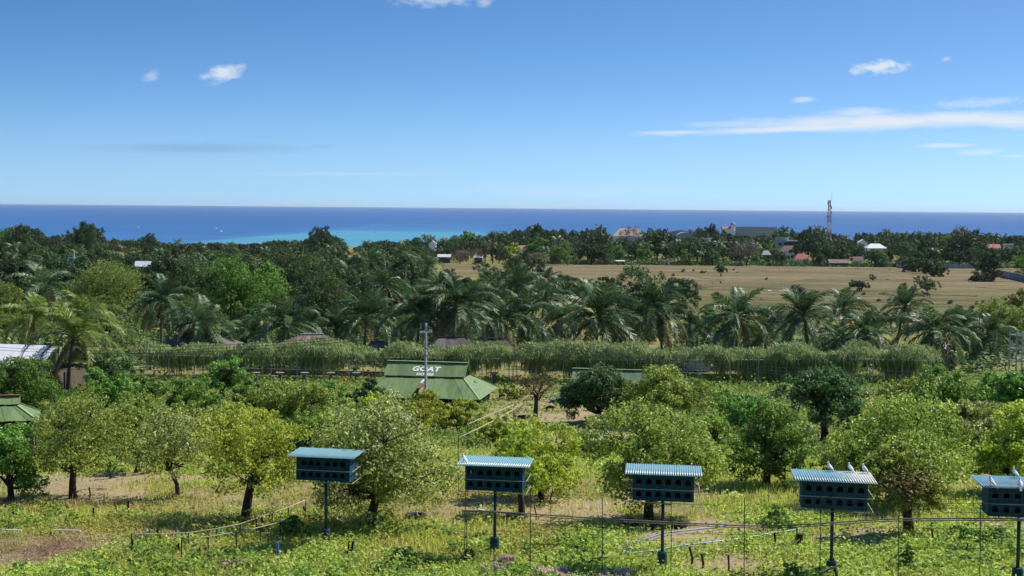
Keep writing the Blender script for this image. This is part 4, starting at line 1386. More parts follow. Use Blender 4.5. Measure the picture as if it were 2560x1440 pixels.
# ------------------------------------------------------------------ the wooded plain
def limit(px, D):
    """highest row (smallest y) a crown may reach there"""
    y = np.interp(px, SKX, SKYY)
    return y


def clear(px, D, hw, top):
    """lower the crown so that it does not hide a building the photograph shows"""
    for l, r, y, DB in KEEP:
        if px + hw > l and px - hw < r and D < DB + 6:
            if D > DB - 6:
                return 9999
            top = max(top, y)
    return top


def place_far(px, D, top, set_, r, cat='tree', label=None, group=None, kind=None):
    if kind is None:
        kd, lm, me = PRO[set_][r.randint(len(PRO[set_]))]
    else:
        kd, lm, me = [q for q in PRO[set_] if q[0] == kind][0]
    loc = GD(px, D)
    h0 = {'round': 10.3, 'tall': 12.6, 'spread': 9.7}[kd]
    top = clear(px, D, 9 if set_ == 'far' else 14, top)
    h = P(px, top, D)[2] - loc[2]
    if h < 2.6:
        return None
    sz = h / h0
    sx = float(np.clip(sz, .55, 1.15)) * r.uniform(.85, 1.2)
    o = obj(kd + '_tree', me, None, loc, (0, 0, r.rand() * 6.28), (sx, sx, sz))
    tone = {'leaf_far': 'dark green', 'leaf_far_olive': 'olive', 'leaf_dark': 'blackish', 'leaf_bright': 'fresh green'}[lm]
    where = 'on the plain' if set_ == 'mid' else 'in the treeline'
    lab = label or '%s %s tree %s %s' % (KD[kd], tone, where, zone(px))
    return tag(o, lab, cat, group or lab)


r = np.random.RandomState(21)
cnt = 0
# named skyline trees
for px, D, top, kd, lab in ((215, 620, 551, 'tall', 'tallest pointed tree on the left skyline'), (50, 560, 560, 'round', 'broad domed tree at the far left of the skyline'),
                            (375, 760, 582, 'round', 'dark ball-shaped tree standing alone on the left skyline'), (806, 700, 566, 'spread', 'layered flat-topped tree on the skyline by the turquoise water'),
                            (1340, 760, 558, 'round', 'big domed tree on the skyline left of the tan-roofed hall'), (1775, 1050, 557, 'round', 'broad grey-green domed tree left of the church'),
                            (2032, 880, 566, 'round', 'dark domed tree on the skyline left of the mast'), (1960, 900, 571, 'spread', 'flat dark tree on the skyline right of the pale green hall'),
                            (1500, 800, 566, 'round', 'dark round tree on the skyline just left of the tan-roofed hall')):
    place_far(px, D, top, 'mid', r, label=lab, group='skyline trees', kind=kd)
# the left plain, nearer trees
for D in (225, 255, 290, 330, 372, 420, 475, 535, 600):
    step = 8.5 * F / D * (1.0 if D < 400 else 1.15)
    px = -120 + r.rand() * step
    xmax = 1060 if D < 430 else 1075
    while px < xmax:
        p = px + r.randn() * step * .18
        ylim = limit(p, D) + max(6, (640 - D) * .09) + r.rand() * 26
        loc = GD(p, D)
        top = max(ylim, P(0, 0, 1)[0] * 0 + 517 + (loc[0] * 0 + (CAMZ - loc[2] - r.uniform(7.5, 11.5)) / D * F))
        if r.rand() < .2 and D > 300:
            top = clear(p, D, 8, top)
            h = P(p, top, D)[2] - loc[2]
            if h > 4:
                sc = float(np.clip(h / 9.6, .6, 1.2))
                o = obj('coconut_palm', FPALM[r.randint(3)], None, loc, (0, 0, r.rand() * 6), (sc, sc, h / 9.6))
                lab = 'coconut palm among the trees ' + zone(p)
                tag(o, lab, 'palm', lab)
        else:
            place_far(p, D, top, 'mid', r)
        cnt += 1
        px += step
# the far field edge
for D, off in ((654, 62), (672, 45), (695, 32), (725, 22)):
    step = 8.6 * F / D
    px = 1315 + r.rand() * step if D < 690 else 1080
    while px < 2660:
        p = px + r.randn() * step * .25
        top = limit(p, D) + off * r.uniform(.55, 1.15)
        if r.rand() < .14:
            loc = GD(p, D)
            top = clear(p, D, 6, top)
            h = P(p, top, D)[2] - loc[2]
            if h > 4:
                sc = float(np.clip(h / 9.6, .6, 1.2))
                lab = 'coconut palm in the treeline ' + zone(p)
                tag(obj('coconut_palm', FPALM[r.randint(3)], None, loc, (0, 0, r.rand() * 6), (sc, sc, h / 9.6)), lab, 'palm', lab)
        else:
            place_far(p, D, top, 'far', r)
        px += step
# skyline
px = -130
while px < 2680:
    D = r.uniform(830, 1150) if px > 900 else r.uniform(700, 1000)
    p = px + r.randn() * 5
    if r.rand() < .22:
        loc = GD(p, D)
        top = clear(p, D, 5, limit(p, D) + r.uniform(-9, 4))
        h = P(p, top, D)[2] - loc[2]
        if h > 4:
            lab = 'coconut palm on the skyline ' + zone(p)
            tag(obj('coconut_palm', FPALM[r.randint(3)], None, loc, (0, 0, r.rand() * 6), (1.1, 1.1, h / 9.6)), lab, 'palm', lab)
    place_far(p + 9, D + 20, limit(p + 9, D) + r.uniform(0, 7), 'far', r)
    px += r.uniform(21, 32)


def forest():
    """the rest of the wood, seen only as one mass of crowns"""
    r = np.random.RandomState(31)
    base = []
    for s, (nl, rz) in enumerate(((6, 4.2), (7, 5.0), (6, 3.2))):
        _, cr = grow(r, (0, 0, 6), (4.8, 4.8, rz), nl, 46, 5, 1.5, .2, 2, twigs=0)
        base.append(np.concatenate(cr.V).reshape(-1, 4, 3))
    mb = MB()
    for _ in range(1700):
        D = 640 + 850 * r.rand() ** 1.1
        p = -150 + 2860 * r.rand()
        if D < 650 + 14 and p > 1000:
            continue
        loc = GD(p, D)
        top = clear(p, D, 9, limit(p, D) + 4 + 46 * r.rand() * np.clip((1300 - D) / 600, .12, 1))
        h = P(p, top, D)[2] - loc[2]
        if h < 2.5:
            continue
        h = min(h, 17)
        a = r.rand() * 6.28
        c, s = math.cos(a), math.sin(a)
        V = base[r.randint(3)].copy()
        k = float(np.clip(h / 10.5, .6, 1.3))
        V = V * np.array([k, k, h / 10.3])
        V = np.stack([V[..., 0] * c - V[..., 1] * s, V[..., 0] * s + V[..., 1] * c, V[..., 2]], -1) + loc
        mb.quads(V)
    tag(mb.build('wood', M['leaf_far']), 'far wood reading as one mass of dark crowns towards the coast', 'wood', kind='stuff')


forest()

# trees that look alike: tell them apart by their order
_by = {}
for o in bpy.data.objects:
    if o.parent is None and o.get('category') in ('tree', 'palm') and o.type == 'MESH':
        _by.setdefault(o['label'], []).append(o)
for lab, os_ in _by.items():
    if len(os_) > 1:
        os_.sort(key=lambda q: q.location[0] / q.location[1])
        for i, o in enumerate(os_):
            o['label'] = ordn(i) + ' from left, ' + lab

# bare grey trees and odd ones by the field
for px, D, l, rr, top, lab in ((1150, 650, 1122, 1180, 622, 'leafless pinkish-grey tree behind the left low shed'), (1196, 655, 1172, 1222, 620, 'leafless pinkish-grey tree behind the right low shed'),
                               (1346, 648, 1318, 1380, 628, 'leafless grey thicket at the left end of the far treeline'), (1868, 650, 1830, 1912, 600, 'large leafless brown-grey tree on the far field edge'),
                               (1572, 1000, 1540, 1605, 561, 'leafless tree on the skyline behind the tan-roofed hall'), (2400, 900, 2378, 2424, 560, 'leafless tree on the skyline at the right')):
    loc = GD(px, D)
    h = P(px, top, D)[2] - loc[2]
    w = (rr - l) * D / F
    tag(obj('bare_tree', BARE, None, loc, (0, 0, px), (w / 10.6, w / 10.6, h / 9.6)), lab, 'tree', 'leafless trees')
FT = [('small round tree alone in the middle of the far field', (1803, 692), 1786, 1820, 660, 681, 'leaf_dark', dict(ncl=60, per=34, leaf=.45, tr=.18)),
      ('umbrella-shaped tree with a cow beneath it in the field', (2150, 729), 2127, 2176, 702, 718, 'leaf_dark', dict(ncl=70, per=34, leaf=.4, tr=.16, zmin=-.1)),
      ('pale open tree on a forked trunk in the field', (2318, 741), 2289, 2352, 690, 724, 'leaf_far_olive', dict(ncl=70, per=24, leaf=.34, tr=.14, fork=1.5, bark='bark_grey')),
      ('small thin tree in the field between the umbrella tree and the hedge', (2184, 702), 2176, 2193, 686, 700, 'leaf_far_olive', dict(ncl=24, per=20, leaf=.4, tr=.08)),
      ('low reddish bush in the far field', (1760, 684), 1752, 1769, 676, 683, 'leaf_brown', dict(ncl=20, per=24, leaf=.4, tr=.08)),
      ('olive hedge clump at the right end of the field, left part', (2290, 680), 2256, 2318, 645, 680, 'leaf_far_olive', dict(ncl=100, per=34, leaf=.55)),
      ('olive hedge clump at the right end of the field, middle part', (2325, 685), 2292, 2352, 648, 685, 'leaf_far_olive', dict(ncl=100, per=34, leaf=.55)),
      ('olive hedge clump at the right end of the field, right part', (2352, 692), 2325, 2374, 655, 691, 'leaf_far_olive', dict(ncl=80, per=34, leaf=.5)),
      ('tall dark ivy-hung tree beside the concrete wall at the right', (2465, 700), 2428, 2505, 622, 700, 'leaf_far', dict(ncl=130, per=34, leaf=.55)),
      ('dark spreading bush before the concrete wall at the right', (2470, 704), 2425, 2512, 676, 704, 'leaf_far', dict(ncl=90, per=34, leaf=.5)),
      ('scrubby bush in the near field left of centre', (1415, 715), 1390, 1440, 690, 714, 'leaf_far_olive', dict(ncl=50, per=34, leaf=.4)),
      ('low green shrub in the near field beside the scrubby bush', (1375, 735), 1340, 1402, 705, 735, 'leaf_far', dict(ncl=50, per=34, leaf=.4)),
      ('leafless little tree in the near field right of the bushy tree', (1745, 727), 1722, 1770, 706, 724, 'leaf_brown', dict(ncl=30, per=6, leaf=.3, tr=.1, twigs=1)),
      ('dark little tree in the strip of field behind the tallest palms', (1125, 690), 1108, 1140, 672, 690, 'leaf_dark', dict(ncl=30, per=30, leaf=.45)),
      ('low shrub in the field left of the solar lamp', (2295, 772), 2280, 2310, 755, 772, 'leaf_far_olive', dict(ncl=30, per=34, leaf=.35)),
      ('big dark green tree at the right edge beyond the wall', (2560, 690), 2525, 2625, 620, 690, 'leaf_bright', dict(ncl=100, per=34, leaf=.55)),
      ('green tree at the left end of the far treeline', (1420, 664), 1376, 1440, 604, 662, 'leaf_bright', dict(ncl=110, per=34, leaf=.5)),
      ('yellow-green palm-like tree by the orange-roofed house', (1275, 650), 1262, 1306, 608, 636, 'leaf_yellow', dict(ncl=50, per=30, leaf=.6))]
for i, (lab, base, l, rr, top, bot, lm, kw) in enumerate(FT):
    spec_tree('bush' if ('bush' in lab or 'shrub' in lab or 'hedge' in lab) else 'field_tree', lab, base, l, rr, top, bot, lm, 900 + i, cat='bush' if ('bush' in lab or 'shrub' in lab or 'hedge' in lab) else 'tree', group='trees in the field', **dict(dict(twigs=.2), **kw))
# fan palms beyond the field strip
for i, (px, top, y, D) in enumerate(((1213, 606, 640, 640), (1232, 578, 640, 650), (1248, 582, 645, 655))):
    loc = GD(px, D)
    h = P(px, top, D)[2] - loc[2]
    lab = ['short fan palm with a skirt of dead leaves, left of three', 'tall fan palm, middle of three', 'tall fan palm, right of three'][i] + ' beyond the field strip'
    t = thing('fan_palm', lab, 'palm', loc, 0, 'fan palms')
    MB().tube([(0, 0, -.3), (0, 0, h * .55), (0, 0, h - 1.5)], [.3, .24, .2], 6, caps=False).build('trunk', M['bark_palm'], t)
    rr_ = np.random.RandomState(i)
    C = np.array([0, 0, h - 1.7]) + rr_.randn(420, 3) * np.array([.95, .95, .8])
    MB().quads(leaves(rr_, C, .9, asp=3)).build('crown', M['frond'], t)
    C = np.array([0, 0, h - 5.0]) + rr_.randn(200, 3) * np.array([.5, .5, 1.2])
    MB().quads(leaves(rr_, C, .7, asp=3, up=0)).build('dead_leaf_skirt', M['leaf_brown'], t)

# scrub dotted over the near half of the field
r = np.random.RandomState(88)
_fs = sorted([(1330 + r.rand() * 380, 690 + r.rand() * 50) for _ in range(16)] + [(1720 + r.rand() * 800, 735 + r.rand() * 40) for _ in range(9)] + [(1700 + r.rand() * 560, 672 + r.rand() * 40) for _ in range(7)])
for i, (px, py) in enumerate(_fs):
    loc = G(px, py)
    sc = r.uniform(.12, .30) if px < 1720 else r.uniform(.06, .16)
    kd, lm, me = PRO['mid'][[0, 2, 5][r.randint(3)]]
    tag(obj('field_shrub', me, None, loc - np.array([0, 0, sc * .6]), (0, 0, r.rand() * 6), (sc, sc, sc * .8)), ordn(i) + ' from left of the small shrubs dotted over the field', 'shrub', 'shrubs dotted over the field')

# field dikes and wheel tracks: low ridges of dry earth and stubble
for i, (pts, w, h) in enumerate((([(1700, 672), (1900, 676), (2150, 672), (2300, 690)], 1.6, .35), ([(1950, 678), (2080, 684), (2180, 690), (2280, 693)], 1.4, .3), ([(1640, 700), (1800, 704), (2000, 700), (2240, 703)], 1.5, .35),
                                 ([(2220, 700), (2260, 694), (2330, 688)], 1.3, .3), ([(1700, 720), (1900, 722), (2150, 728), (2440, 742)], 1.3, .4), ([(1700, 735), (1950, 738), (2200, 744), (2520, 750)], 1.2, .4),
                                 ([(1750, 750), (2000, 754), (2300, 760), (2560, 768)], 1.1, .4), ([(1320, 692), (1450, 700), (1600, 704)], 1.4, .4), ([(1380, 712), (1500, 718), (1700, 722)], 1.2, .4),
                                 ([(1730, 690), (1770, 697), (1830, 703), (1780, 708)], 1.0, .25), ([(1400, 728), (1520, 732), (1740, 735)], 1.1, .4), ([(2440, 718), (2500, 724), (2600, 730)], 1.8, .5))):
    q = np.array([G(*p) for p in pts])
    tt = np.linspace(0, len(q) - 1, 40)
    c = np.stack([np.interp(tt, range(len(q)), q[:, j]) for j in range(2)], 1)
    c[:, 1] += np.sin(tt * 5 + i) * 1.6 + np.sin(tt * 11 + i * 2) * .7
    tn = np.gradient(c, axis=0)
    nn = np.stack([-tn[:, 1], tn[:, 0]], 1)
    nn /= np.linalg.norm(nn, axis=1)[:, None]
    V = []
    w, h = w * .7, h * .55
    for o, z in ((-w, -.1), (-w * .4, h), (w * .4, h), (w, -.1)):
        xy = c + nn * o
        V.append(np.stack([xy[:, 0], xy[:, 1], gz(xy[:, 0], xy[:, 1]) + .06 + z * (.7 + .5 * vnoise(xy[:, 0], xy[:, 1], 6))], 1))
    V = np.stack(V, 1)
    k = len(c)
    Q = [(a * 4 + b, a * 4 + b + 1, a * 4 + b + 5, a * 4 + b + 4) for a in range(k - 1) for b in range(3)]
    if 'dike' not in M:
        M['dike'] = plain('dike_grass', (.19, .145, .075), .95, .1, .5, .3, col2=(.10, .09, .04))
    tag(MB().add(V.reshape(-1, 3), Q).build('field_dike', M['dike']), kind='structure')

# ------------------------------------------------------------------ walls and poles at the field
def panel_wall(label, pts, h, D0):
    t = thing('concrete_wall', label, 'wall', pts[0], 0, 'concrete walls at the field')
    o = np.array(pts[0])
    n = len(pts)
    for i in range(n - 1):
        a, b = np.array(pts[i]) - o, np.array(pts[i + 1]) - o
        MB().bar(a + [0, 0, h / 2], b + [0, 0, h / 2], .18, h).build('wall_panel', M['wall_block'], t)
        MB().box(a + [0, 0, h / 2 + .05], (.36, .36, h + .2)).build('post', M['concrete'], t)
    return t


w0 = [G(2494 + i * 9.5, 690 + i * 2.2) for i in range(12)]
panel_wall('grey concrete panel wall slanting in from the right edge', w0, 2.3, 520)
panel_wall('long low grey wall behind the right end of the field', [GD(2362 + i * 14, 640) + np.array([0, 0, 0]) for i in range(7)], 1.7, 640)
panel_wall('short grey wall left of the olive hedge', [GD(2244 + i * 9, 636) for i in range(4)], 1.8, 640)


def pole_thing(label, px, ytop, D, arms, wd=.22, mat='concrete', ybase=None):
    loc = GD(px, D)
    h = P(px, ytop, D)[2] - loc[2]
    t = thing('utility_pole', label, 'pole', loc, 0, 'utility poles')
    MB().tube([(0, 0, -.4), (0, 0, h)], [wd * .62, wd * .42], 8).build('pole', M[mat], t)
    for dz, L, off in arms:
        ca = MB().bar((-L / 2 + off, -wd * .5, h - dz), (L / 2 + off, -wd * .5 - .04, h - dz + L * .07), .12, .16).build('crossarm', M['white_paint'], t)
        for k in (-.45, .45):
            MB().tube([(L * k + off, -wd * .5, h - dz + .08 + L * .07 * (k + .5)), (L * k + off, -wd * .5, h - dz + .3 + L * .07 * (k + .5))], [.06, .04], 6).build('insulator', M['concrete_dark'], ca)
    return t, loc, h


UP, UL, UH = pole_thing('grey concrete utility pole in front of the first goat house', 1066, 808, 104, [(.62, .85, 0.0)], .18, 'pole_concrete')
MB().box((0, 0, UH - 1.75), (.22, .22, .06)).box((0, 0, UH - 2.3), (.225, .225, .06)).build('clamp', M['concrete_dark'], UP)
MB().tube([(.16, -.1, UH - .5), (.16, -.1, UH - .2)], .09, 8).build('fuse_box', M['concrete_dark'], UP)
t, l_, h_ = pole_thing('pale steel pole with two crossarms above the trees at the left', 184, 629, 260, [(1.15, 1.4, -.3), (2.75, 2.0, -.3)], .34, 'steel_white')
MB().box((-1.3, -.2, h_ - 3.5), (.35, .3, 1.1)).build('transformer', M['steel_white'], t)
pole_thing('white pole standing in the trees right of the mast', 2430, 594, 720, [], .8, 'white_paint')
pole_thing('pale pole on the skyline left of the mast', 2030, 566, 860, [(1.0, 1.6, 0)], .5, 'steel_white')
pole_thing('thin pole before the red-roofed house at the far right', 2483, 606, 790, [(.8, 1.6, 0)], .45, 'steel_white')
KEEP.append((2426, 2434, 612, 720))


def wire(label, pts, rad, sag, grp='overhead wires'):
    q = np.array(pts)
    out = []
    for i in range(len(q) - 1):
        tt = np.linspace(0, 1, 14)[:-1 if i < len(q) - 2 else None]
        p = q[i] + (q[i + 1] - q[i]) * tt[:, None]
        p[:, 2] -= sag * 4 * tt * (1 - tt)
        out.append(p)
    p = np.concatenate(out)
    o = MB().tube(p - p[0], rad, 4).build('power_line', M['wire'], None, p[0], smooth=True)
    return tag(o, label, 'wire', grp)


for i, (dz, ya, yb) in enumerate(((.45, 905, 936), (.62, 912, 944), (.3, 893, 924))):
    a = UL + np.array([(-.3, .3, 0)[i], -.15, UH - dz])
    wire(['upper', 'lower', 'topmost'][i] + ' wire running left from the concrete utility pole', [a, P(-80, ya - 42, 118)], .016, .9)
    wire(['upper', 'lower', 'topmost'][i] + ' wire running right from the concrete utility pole', [a, P(2680, yb - 2, 96)], .016, 1.2)
wire('long low wire crossing below the sunlit palms', [P(-60, 918, 105), P(930, 912, 112)], .014, .3)
wire('low wire crossing before the right half of the vine arbour', [P(1700, 975, 92), P(2680, 1000, 88)], .014, .5)
for i, px in enumerate((165, 178)):
    loc = G(px, 975)
    h = P(px, 888, loc[1])[2] - loc[2]
    tag(MB().tube([(0, 0, -.3), (0, 0, h)], .05, 6).build('thin_pole', M['steel_white'], None, loc), ['left', 'right'][i] + ' one of two thin pale poles below the white-roofed house', 'pole', 'thin poles')


# solar lamp at the field
def solar_lamp():
    D = 200
    loc = GD(2312, D)
    h = P(2312, 764, D)[2] - loc[2]
    t = thing('solar_lamp', 'solar lamp post with tilted panel before the field at the right', 'lamp', loc)
    MB().tube([(0, 0, -.3), (0, 0, h)], .07, 6).build('post', M['steel_white'], t)
    MB().box((0, 0, h + .05), (1.5, .9, .06), M=np.array(Matrix.Rotation(R(22), 3, 'Y'))).build('solar_panel', M['wall_grey'], t)
    MB().bar((-.1, 0, h - .9), (1.3, 0, h - .7), .1).build('lamp_arm', M['steel_white'], t)
    MB().bar((-2.2, 0, h - 2.2), (1.9, 0, h - 2.3), .1, .25).build('crossbar', M['wall_grey'], t)


solar_lamp()


# ------------------------------------------------------------------ the sheds behind the arbour
def shed(label, l, r, ytop, yeave, D, rm, rz=0., name='shed', rg=.5):
    mid = (l + r) / 2
    loc = GD(mid, D)
    w = (r - l) * D / F / 2
    zt = P(mid, ytop, D)[2] - loc[2]
    ze = P(mid, yeave, D)[2] - loc[2]
    t = thing(name, label, 'shed', loc, rz, 'tin-roofed sheds behind the arbour')
    d = w * .8
    # two slopes, each of overlapping sheets of its own
    n = 7
    for side in (-1, 1):
        for i in range(n):
            x0, x1 = -w + 2 * w * i / n - .04, -w + 2 * w * (i + 1) / n + .04
            z = .012 * (i % 2)
            V = [(x0, side * d, ze + z), (x1, side * d, ze + z), (x1 * rg, 0, zt + z), (x0 * rg, 0, zt + z)]
            V += [(a, b, c - .03) for a, b, c in V]
            q = [(0, 1, 2, 3), (4, 7, 6, 5), (0, 4, 5, 1), (1, 5, 6, 2), (2, 6, 7, 3), (3, 7, 4, 0)]
            MB().add(V, q).build('roof_sheet', M[rm], t)
    for sx in (-1, 1):
        e = [(sx * w, -d, ze), (sx * w, d, ze), (sx * w * rg, 0, zt)]
        MB().add(e + [(a, b, c - .03) for a, b, c in e], T=[(0, 1, 2) if sx > 0 else (0, 2, 1), (3, 5, 4) if sx > 0 else (3, 4, 5)]).build('hip_sheet', M[rm], t)
    MB().bar((-w * rg - .05, 0, zt + .05), (w * rg + .05, 0, zt + .05), .3, .06).build('ridge_cap', M['grey_roof'] if rm == 'rust_roof' else M[rm], t)
    MB().box((0, 0, ze / 2 - .25), (w * 1.6, d * 1.6, ze)).build('wall', M['thatch'], t)
    for sx in (-1, 1):
        for sy in (-1, 1):
            MB().box((sx * w * .92, sy * d * .92, ze / 2 - .1), (.14, .14, ze)).build('post', M['wood'], t)


shed('shed with streaked rust-red and grey tin roof behind the arbour', 690, 872, 836, 868, 150, 'rust_roof', R(14), rg=.3)
shed('dark-roofed shed under the palms left of the rusty roof', 405, 592, 836, 862, 156, 'dark_roof', R(-6))
shed('dark shed with brown tin roof right of the utility pole', 1068, 1190, 843, 870, 152, 'dark_roof', R(14))
shed('low tin roof at the right of the brown shed, half hidden', 1205, 1280, 846, 868, 158, 'dark_roof', R(-10))
shed('small tin roof behind the arbour left of the utility pole', 915, 975, 854, 868, 156, 'dark_roof', R(0))


def white_house():
    D = 128
    loc = GD(70, D)
    t = thing('white_roofed_house', 'long house with bright white metal roof at the left edge', 'house', loc, R(-14))
    z = lambda y: P(70, y, D)[2] - loc[2]
    zt, ze = z(862), z(912)
    hx, hy = 4.6, 3.4
    n = 9
    for side in (-1, 1):
        for i in range(n):
            x0, x1 = -hx + 2 * hx * i / n, -hx + 2 * hx * (i + 1) / n + .03
            zz = .01 * (i % 2)
            V = [(x0, side * hy, ze + zz), (x1, side * hy, ze + zz), (x1, 0, zt + zz), (x0, 0, zt + zz)]
            V += [(a, b, c - .03) for a, b, c in V]
            MB().add(V, [(0, 1, 2, 3), (4, 7, 6, 5), (0, 4, 5, 1), (1, 5, 6, 2), (2, 6, 7, 3), (3, 7, 4, 0)]).build('roof_sheet', M['white_roof'], t)
    MB().box((0, 0, ze / 2 - .1), (hx * 1.8, hy * 1.7, ze)).build('wall', M['thatch'], t)
    MB().box((hx * .9 + .04, -.8, ze * .45), (.1, 1.0, ze * .8)).build('door', M['wall_dark'], t)
    for i in range(3):
        MB().box((-3 + i * 2.4, -hy * .85 - .04, ze * .55), (1.1, .1, ze * .4)).build('window', M['window'], t)
    for x in (-hx * .97, hx * .97):
        MB().bar((x, -hy, ze - .12), (x, 0, zt - .12), .08, .14).bar((x, hy, ze - .12), (x, 0, zt - .12), .08, .14).build('bargeboard', M['red_rust'], t)


white_house()


# ------------------------------------------------------------------ goat houses
def text_mesh(body, size, mat, shear=.28, offset=.028):
    cu = bpy.data.curves.new('lettering', 'FONT')
    cu.body = body
    cu.size = size
    cu.align_x = 'CENTER'
    cu.shear = shear
    cu.offset = offset
    cu.extrude = .003
    cu.space_character = 1.12
    o = bpy.data.objects.new('tmp', cu)
    COL.objects.link(o)
    dg = bpy.context.evaluated_depsgraph_get()
    me = bpy.data.meshes.new_from_object(o.evaluated_get(dg))
    bpy.data.objects.remove(o)
    me.name = 'lettering'
    me.materials.clear()
    me.materials.append(mat)
    return me


def goat_house(label, loc, rz, dims, rm, letters=False, cap=True, name='goat_house', ridge_mat='roof_seam', thick=.03):
    ex, ey, bx, by, ze, zb, zt = dims        # eave half sizes, break half sizes, heights
    t = thing(name, label, 'animal shed', loc, rz, 'goat houses')

    def slab(nm, V, mat, n=1):
        V = np.array(V, float)
        nn = np.cross(V[1] - V[0], V[3] - V[0])
        nn /= np.linalg.norm(nn)
        W8 = np.concatenate([V, V - nn * thick])
        return MB().add(W8, [(0, 1, 2, 3), (4, 7, 6, 5), (0, 4, 5, 1), (1, 5, 6, 2), (2, 6, 7, 3), (3, 7, 4, 0)]).build(nm, M[mat], t)

    lerp = lambda a, b, q: tuple(np.array(a) + (np.array(b) - np.array(a)) * q)
    # upper gable: sheets side by side
    ux = bx + .12
    for sy in (-1, 1):
        n = 6
        for i in range(n):
            xa, xb = -ux + 2 * ux * i / n, -ux + 2 * ux * (i + 1) / n
            e = (.018 if i % 2 else 0)
            V = [(xa, sy * by * 1.08, zb - .02 + e), (xb, sy * by * 1.08, zb - .02 + e), (xb, 0, zt + e), (xa, 0, zt + e)]
            slab('roof_sheet', V if sy < 0 else [V[1], V[0], V[3], V[2]], rm)
    # lower hipped skirt: front and back in sheets, hips whole
    zs = zb - .10
    for sy in (-1, 1):
        n = 8
        for i in range(n):
            q0, q1 = i / n, (i + 1) / n
            A, B = (-ex, sy * ey, ze), (ex, sy * ey, ze)
            C, D_ = (bx, sy * by, zs), (-bx, sy * by, zs)
            e = np.array([0, 0, .018 if i % 2 else 0])
            V = [np.array(lerp(A, B, q0)) + e, np.array(lerp(A, B, q1)) + e, np.array(lerp(D_, C, q1)) + e, np.array(lerp(D_, C, q0)) + e]
            slab('roof_sheet', V if sy < 0 else [V[1], V[0], V[3], V[2]], rm)
    for sx in (-1, 1):
        V = [(sx * ex, -ey, ze), (sx * ex, ey, ze), (sx * bx, by, zs), (sx * bx, -by, zs)]
        slab('hip_sheet', V if sx > 0 else [V[1], V[0], V[3], V[2]], rm)
        for sy in (-1, 1):
            MB().bar((sx * ex, sy * ey, ze + .03), (sx * bx, sy * by, zs + .04), .16, .025).build('hip_cap', M['roof_seam'], t)
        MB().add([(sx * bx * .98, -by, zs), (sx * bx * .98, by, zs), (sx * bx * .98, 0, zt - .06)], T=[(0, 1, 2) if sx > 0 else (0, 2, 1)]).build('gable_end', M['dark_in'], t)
    MB().bar((-ux - .03, 0, zt + .045), (ux + .03, 0, zt + .03), .32, .03).build('ridge_cap', M[ridge_mat], t)
    # walls of slats on posts
    wx, wy = ex * .86, ey * .86
    MB().box((0, 0, ze * .2), (wx * 2, wy * 2, ze * .4)).build('base_wall', M['concrete_dark'], t)
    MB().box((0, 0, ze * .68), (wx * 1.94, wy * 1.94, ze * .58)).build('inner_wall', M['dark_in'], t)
    for sy in (-1, 1):
        for i in range(16):
            MB().box((-wx + 2 * wx * (i + .5) / 16, sy * wy, ze * .66), (.10, .05, ze * .62)).build('slat', M['wood'], t)
    for sx in (-1, 1):
        for sy in (-1, 1):
            MB().box((sx * wx, sy * wy, ze * .5 - .1), (.16, .16, ze + .15)).build('post', M['wood'], t)
    if letters:
        # painted on the front slopes
        def on_slope(me, x, q, lo, hi, lift=.012):
            """q = fraction up the slope from lo to hi (points of the slope's centre line)"""
            a, b = np.array(lo), np.array(hi)
            p = a + (b - a) * q
            d = (b - a) / np.linalg.norm(b - a)
            nrm = np.cross((1, 0, 0), d)
            o = obj('lettering', me, t)
            Mx = Matrix(((1, d[0], nrm[0], x), (0, d[1], nrm[1], p[1] + nrm[1] * lift), (0, d[2], nrm[2], p[2] + nrm[2] * lift), (0, 0, 0, 1)))
            o.matrix_local = Mx
            return o
        lo, hi = (0, -by * 1.08, zb - .02), (0, 0, zt)
        on_slope(text_mesh('GOAT', .70, M['white_paint'], .15, .03), -.02, .36, lo, hi, .02)
        on_slope(text_mesh('HOUSE', .38, M['white_paint'], .15, .016), .0, .05, lo, hi, .02)
        lo2, hi2 = (0, -ey, ze), (0, -by, zs)
        on_slope(text_mesh('1', .62, M['white_paint'], .3, .045), -.08, .74, lo2, hi2, .02)
        # little dormer over the doorway, with a rusty cap
        dz = lambda q: np.array(lo2) + (np.array(hi2) - np.array(lo2)) * q
        a, b = dz(.02), dz(.62)
        ap = (.1, b[1], b[2] + .02)
        fr = (.1, a[1] + .1, b[2] - .12)
        MB().add([ap, fr, (.55, a[1] + .05, a[2] + .03), (-.28, a[1] + .05, a[2] + .03)], T=[(0, 1, 2)]).add([ap, fr, (-.28, a[1] + .05, a[2] + .03)], T=[(0, 2, 1)]).build('dormer_sheet', M['green_roof_pale'], t)
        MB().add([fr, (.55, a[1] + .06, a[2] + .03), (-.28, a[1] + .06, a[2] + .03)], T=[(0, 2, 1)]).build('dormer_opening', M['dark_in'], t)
        MB().bar(np.array(ap) + [0, 0, .06], np.array(fr) + [0, 0, .06], .3, .04).build('dormer_cap', M['red_rust'], t)
    return t


gh = GD(1072, 112)
gh[2] = float(gz(gh[0], 112))
zr = P(1065, 905, 112)[2] - gh[2]
goat_house('first goat house, green hipped roof with white painted lettering', gh, R(-9), (4.75, 4.0, 3.0, 1.25, zr - 2.25, zr - .92, zr), 'green_roof', True)
g2 = GD(1530, 118)
zr = P(1530, 924, 118)[2] - g2[2]
goat_house('second goat house, faded green roof mostly hidden by the dark round tree', g2, R(-9), (4.4, 3.6, 2.9, 1.2, zr - 2.1, zr - .9, zr), 'green_roof_pale')
# hut at the left edge
g3 = GD(-14, 84)
zr = P(0, 990, 84)[2] - g3[2]
goat_house('green hut with a red ridge at the left edge', g3, R(16), (2.35, 2.0, 1.2, .55, zr - 1.2, zr - .42, zr), 'green_roof', name='hut', ridge_mat='red_rust')


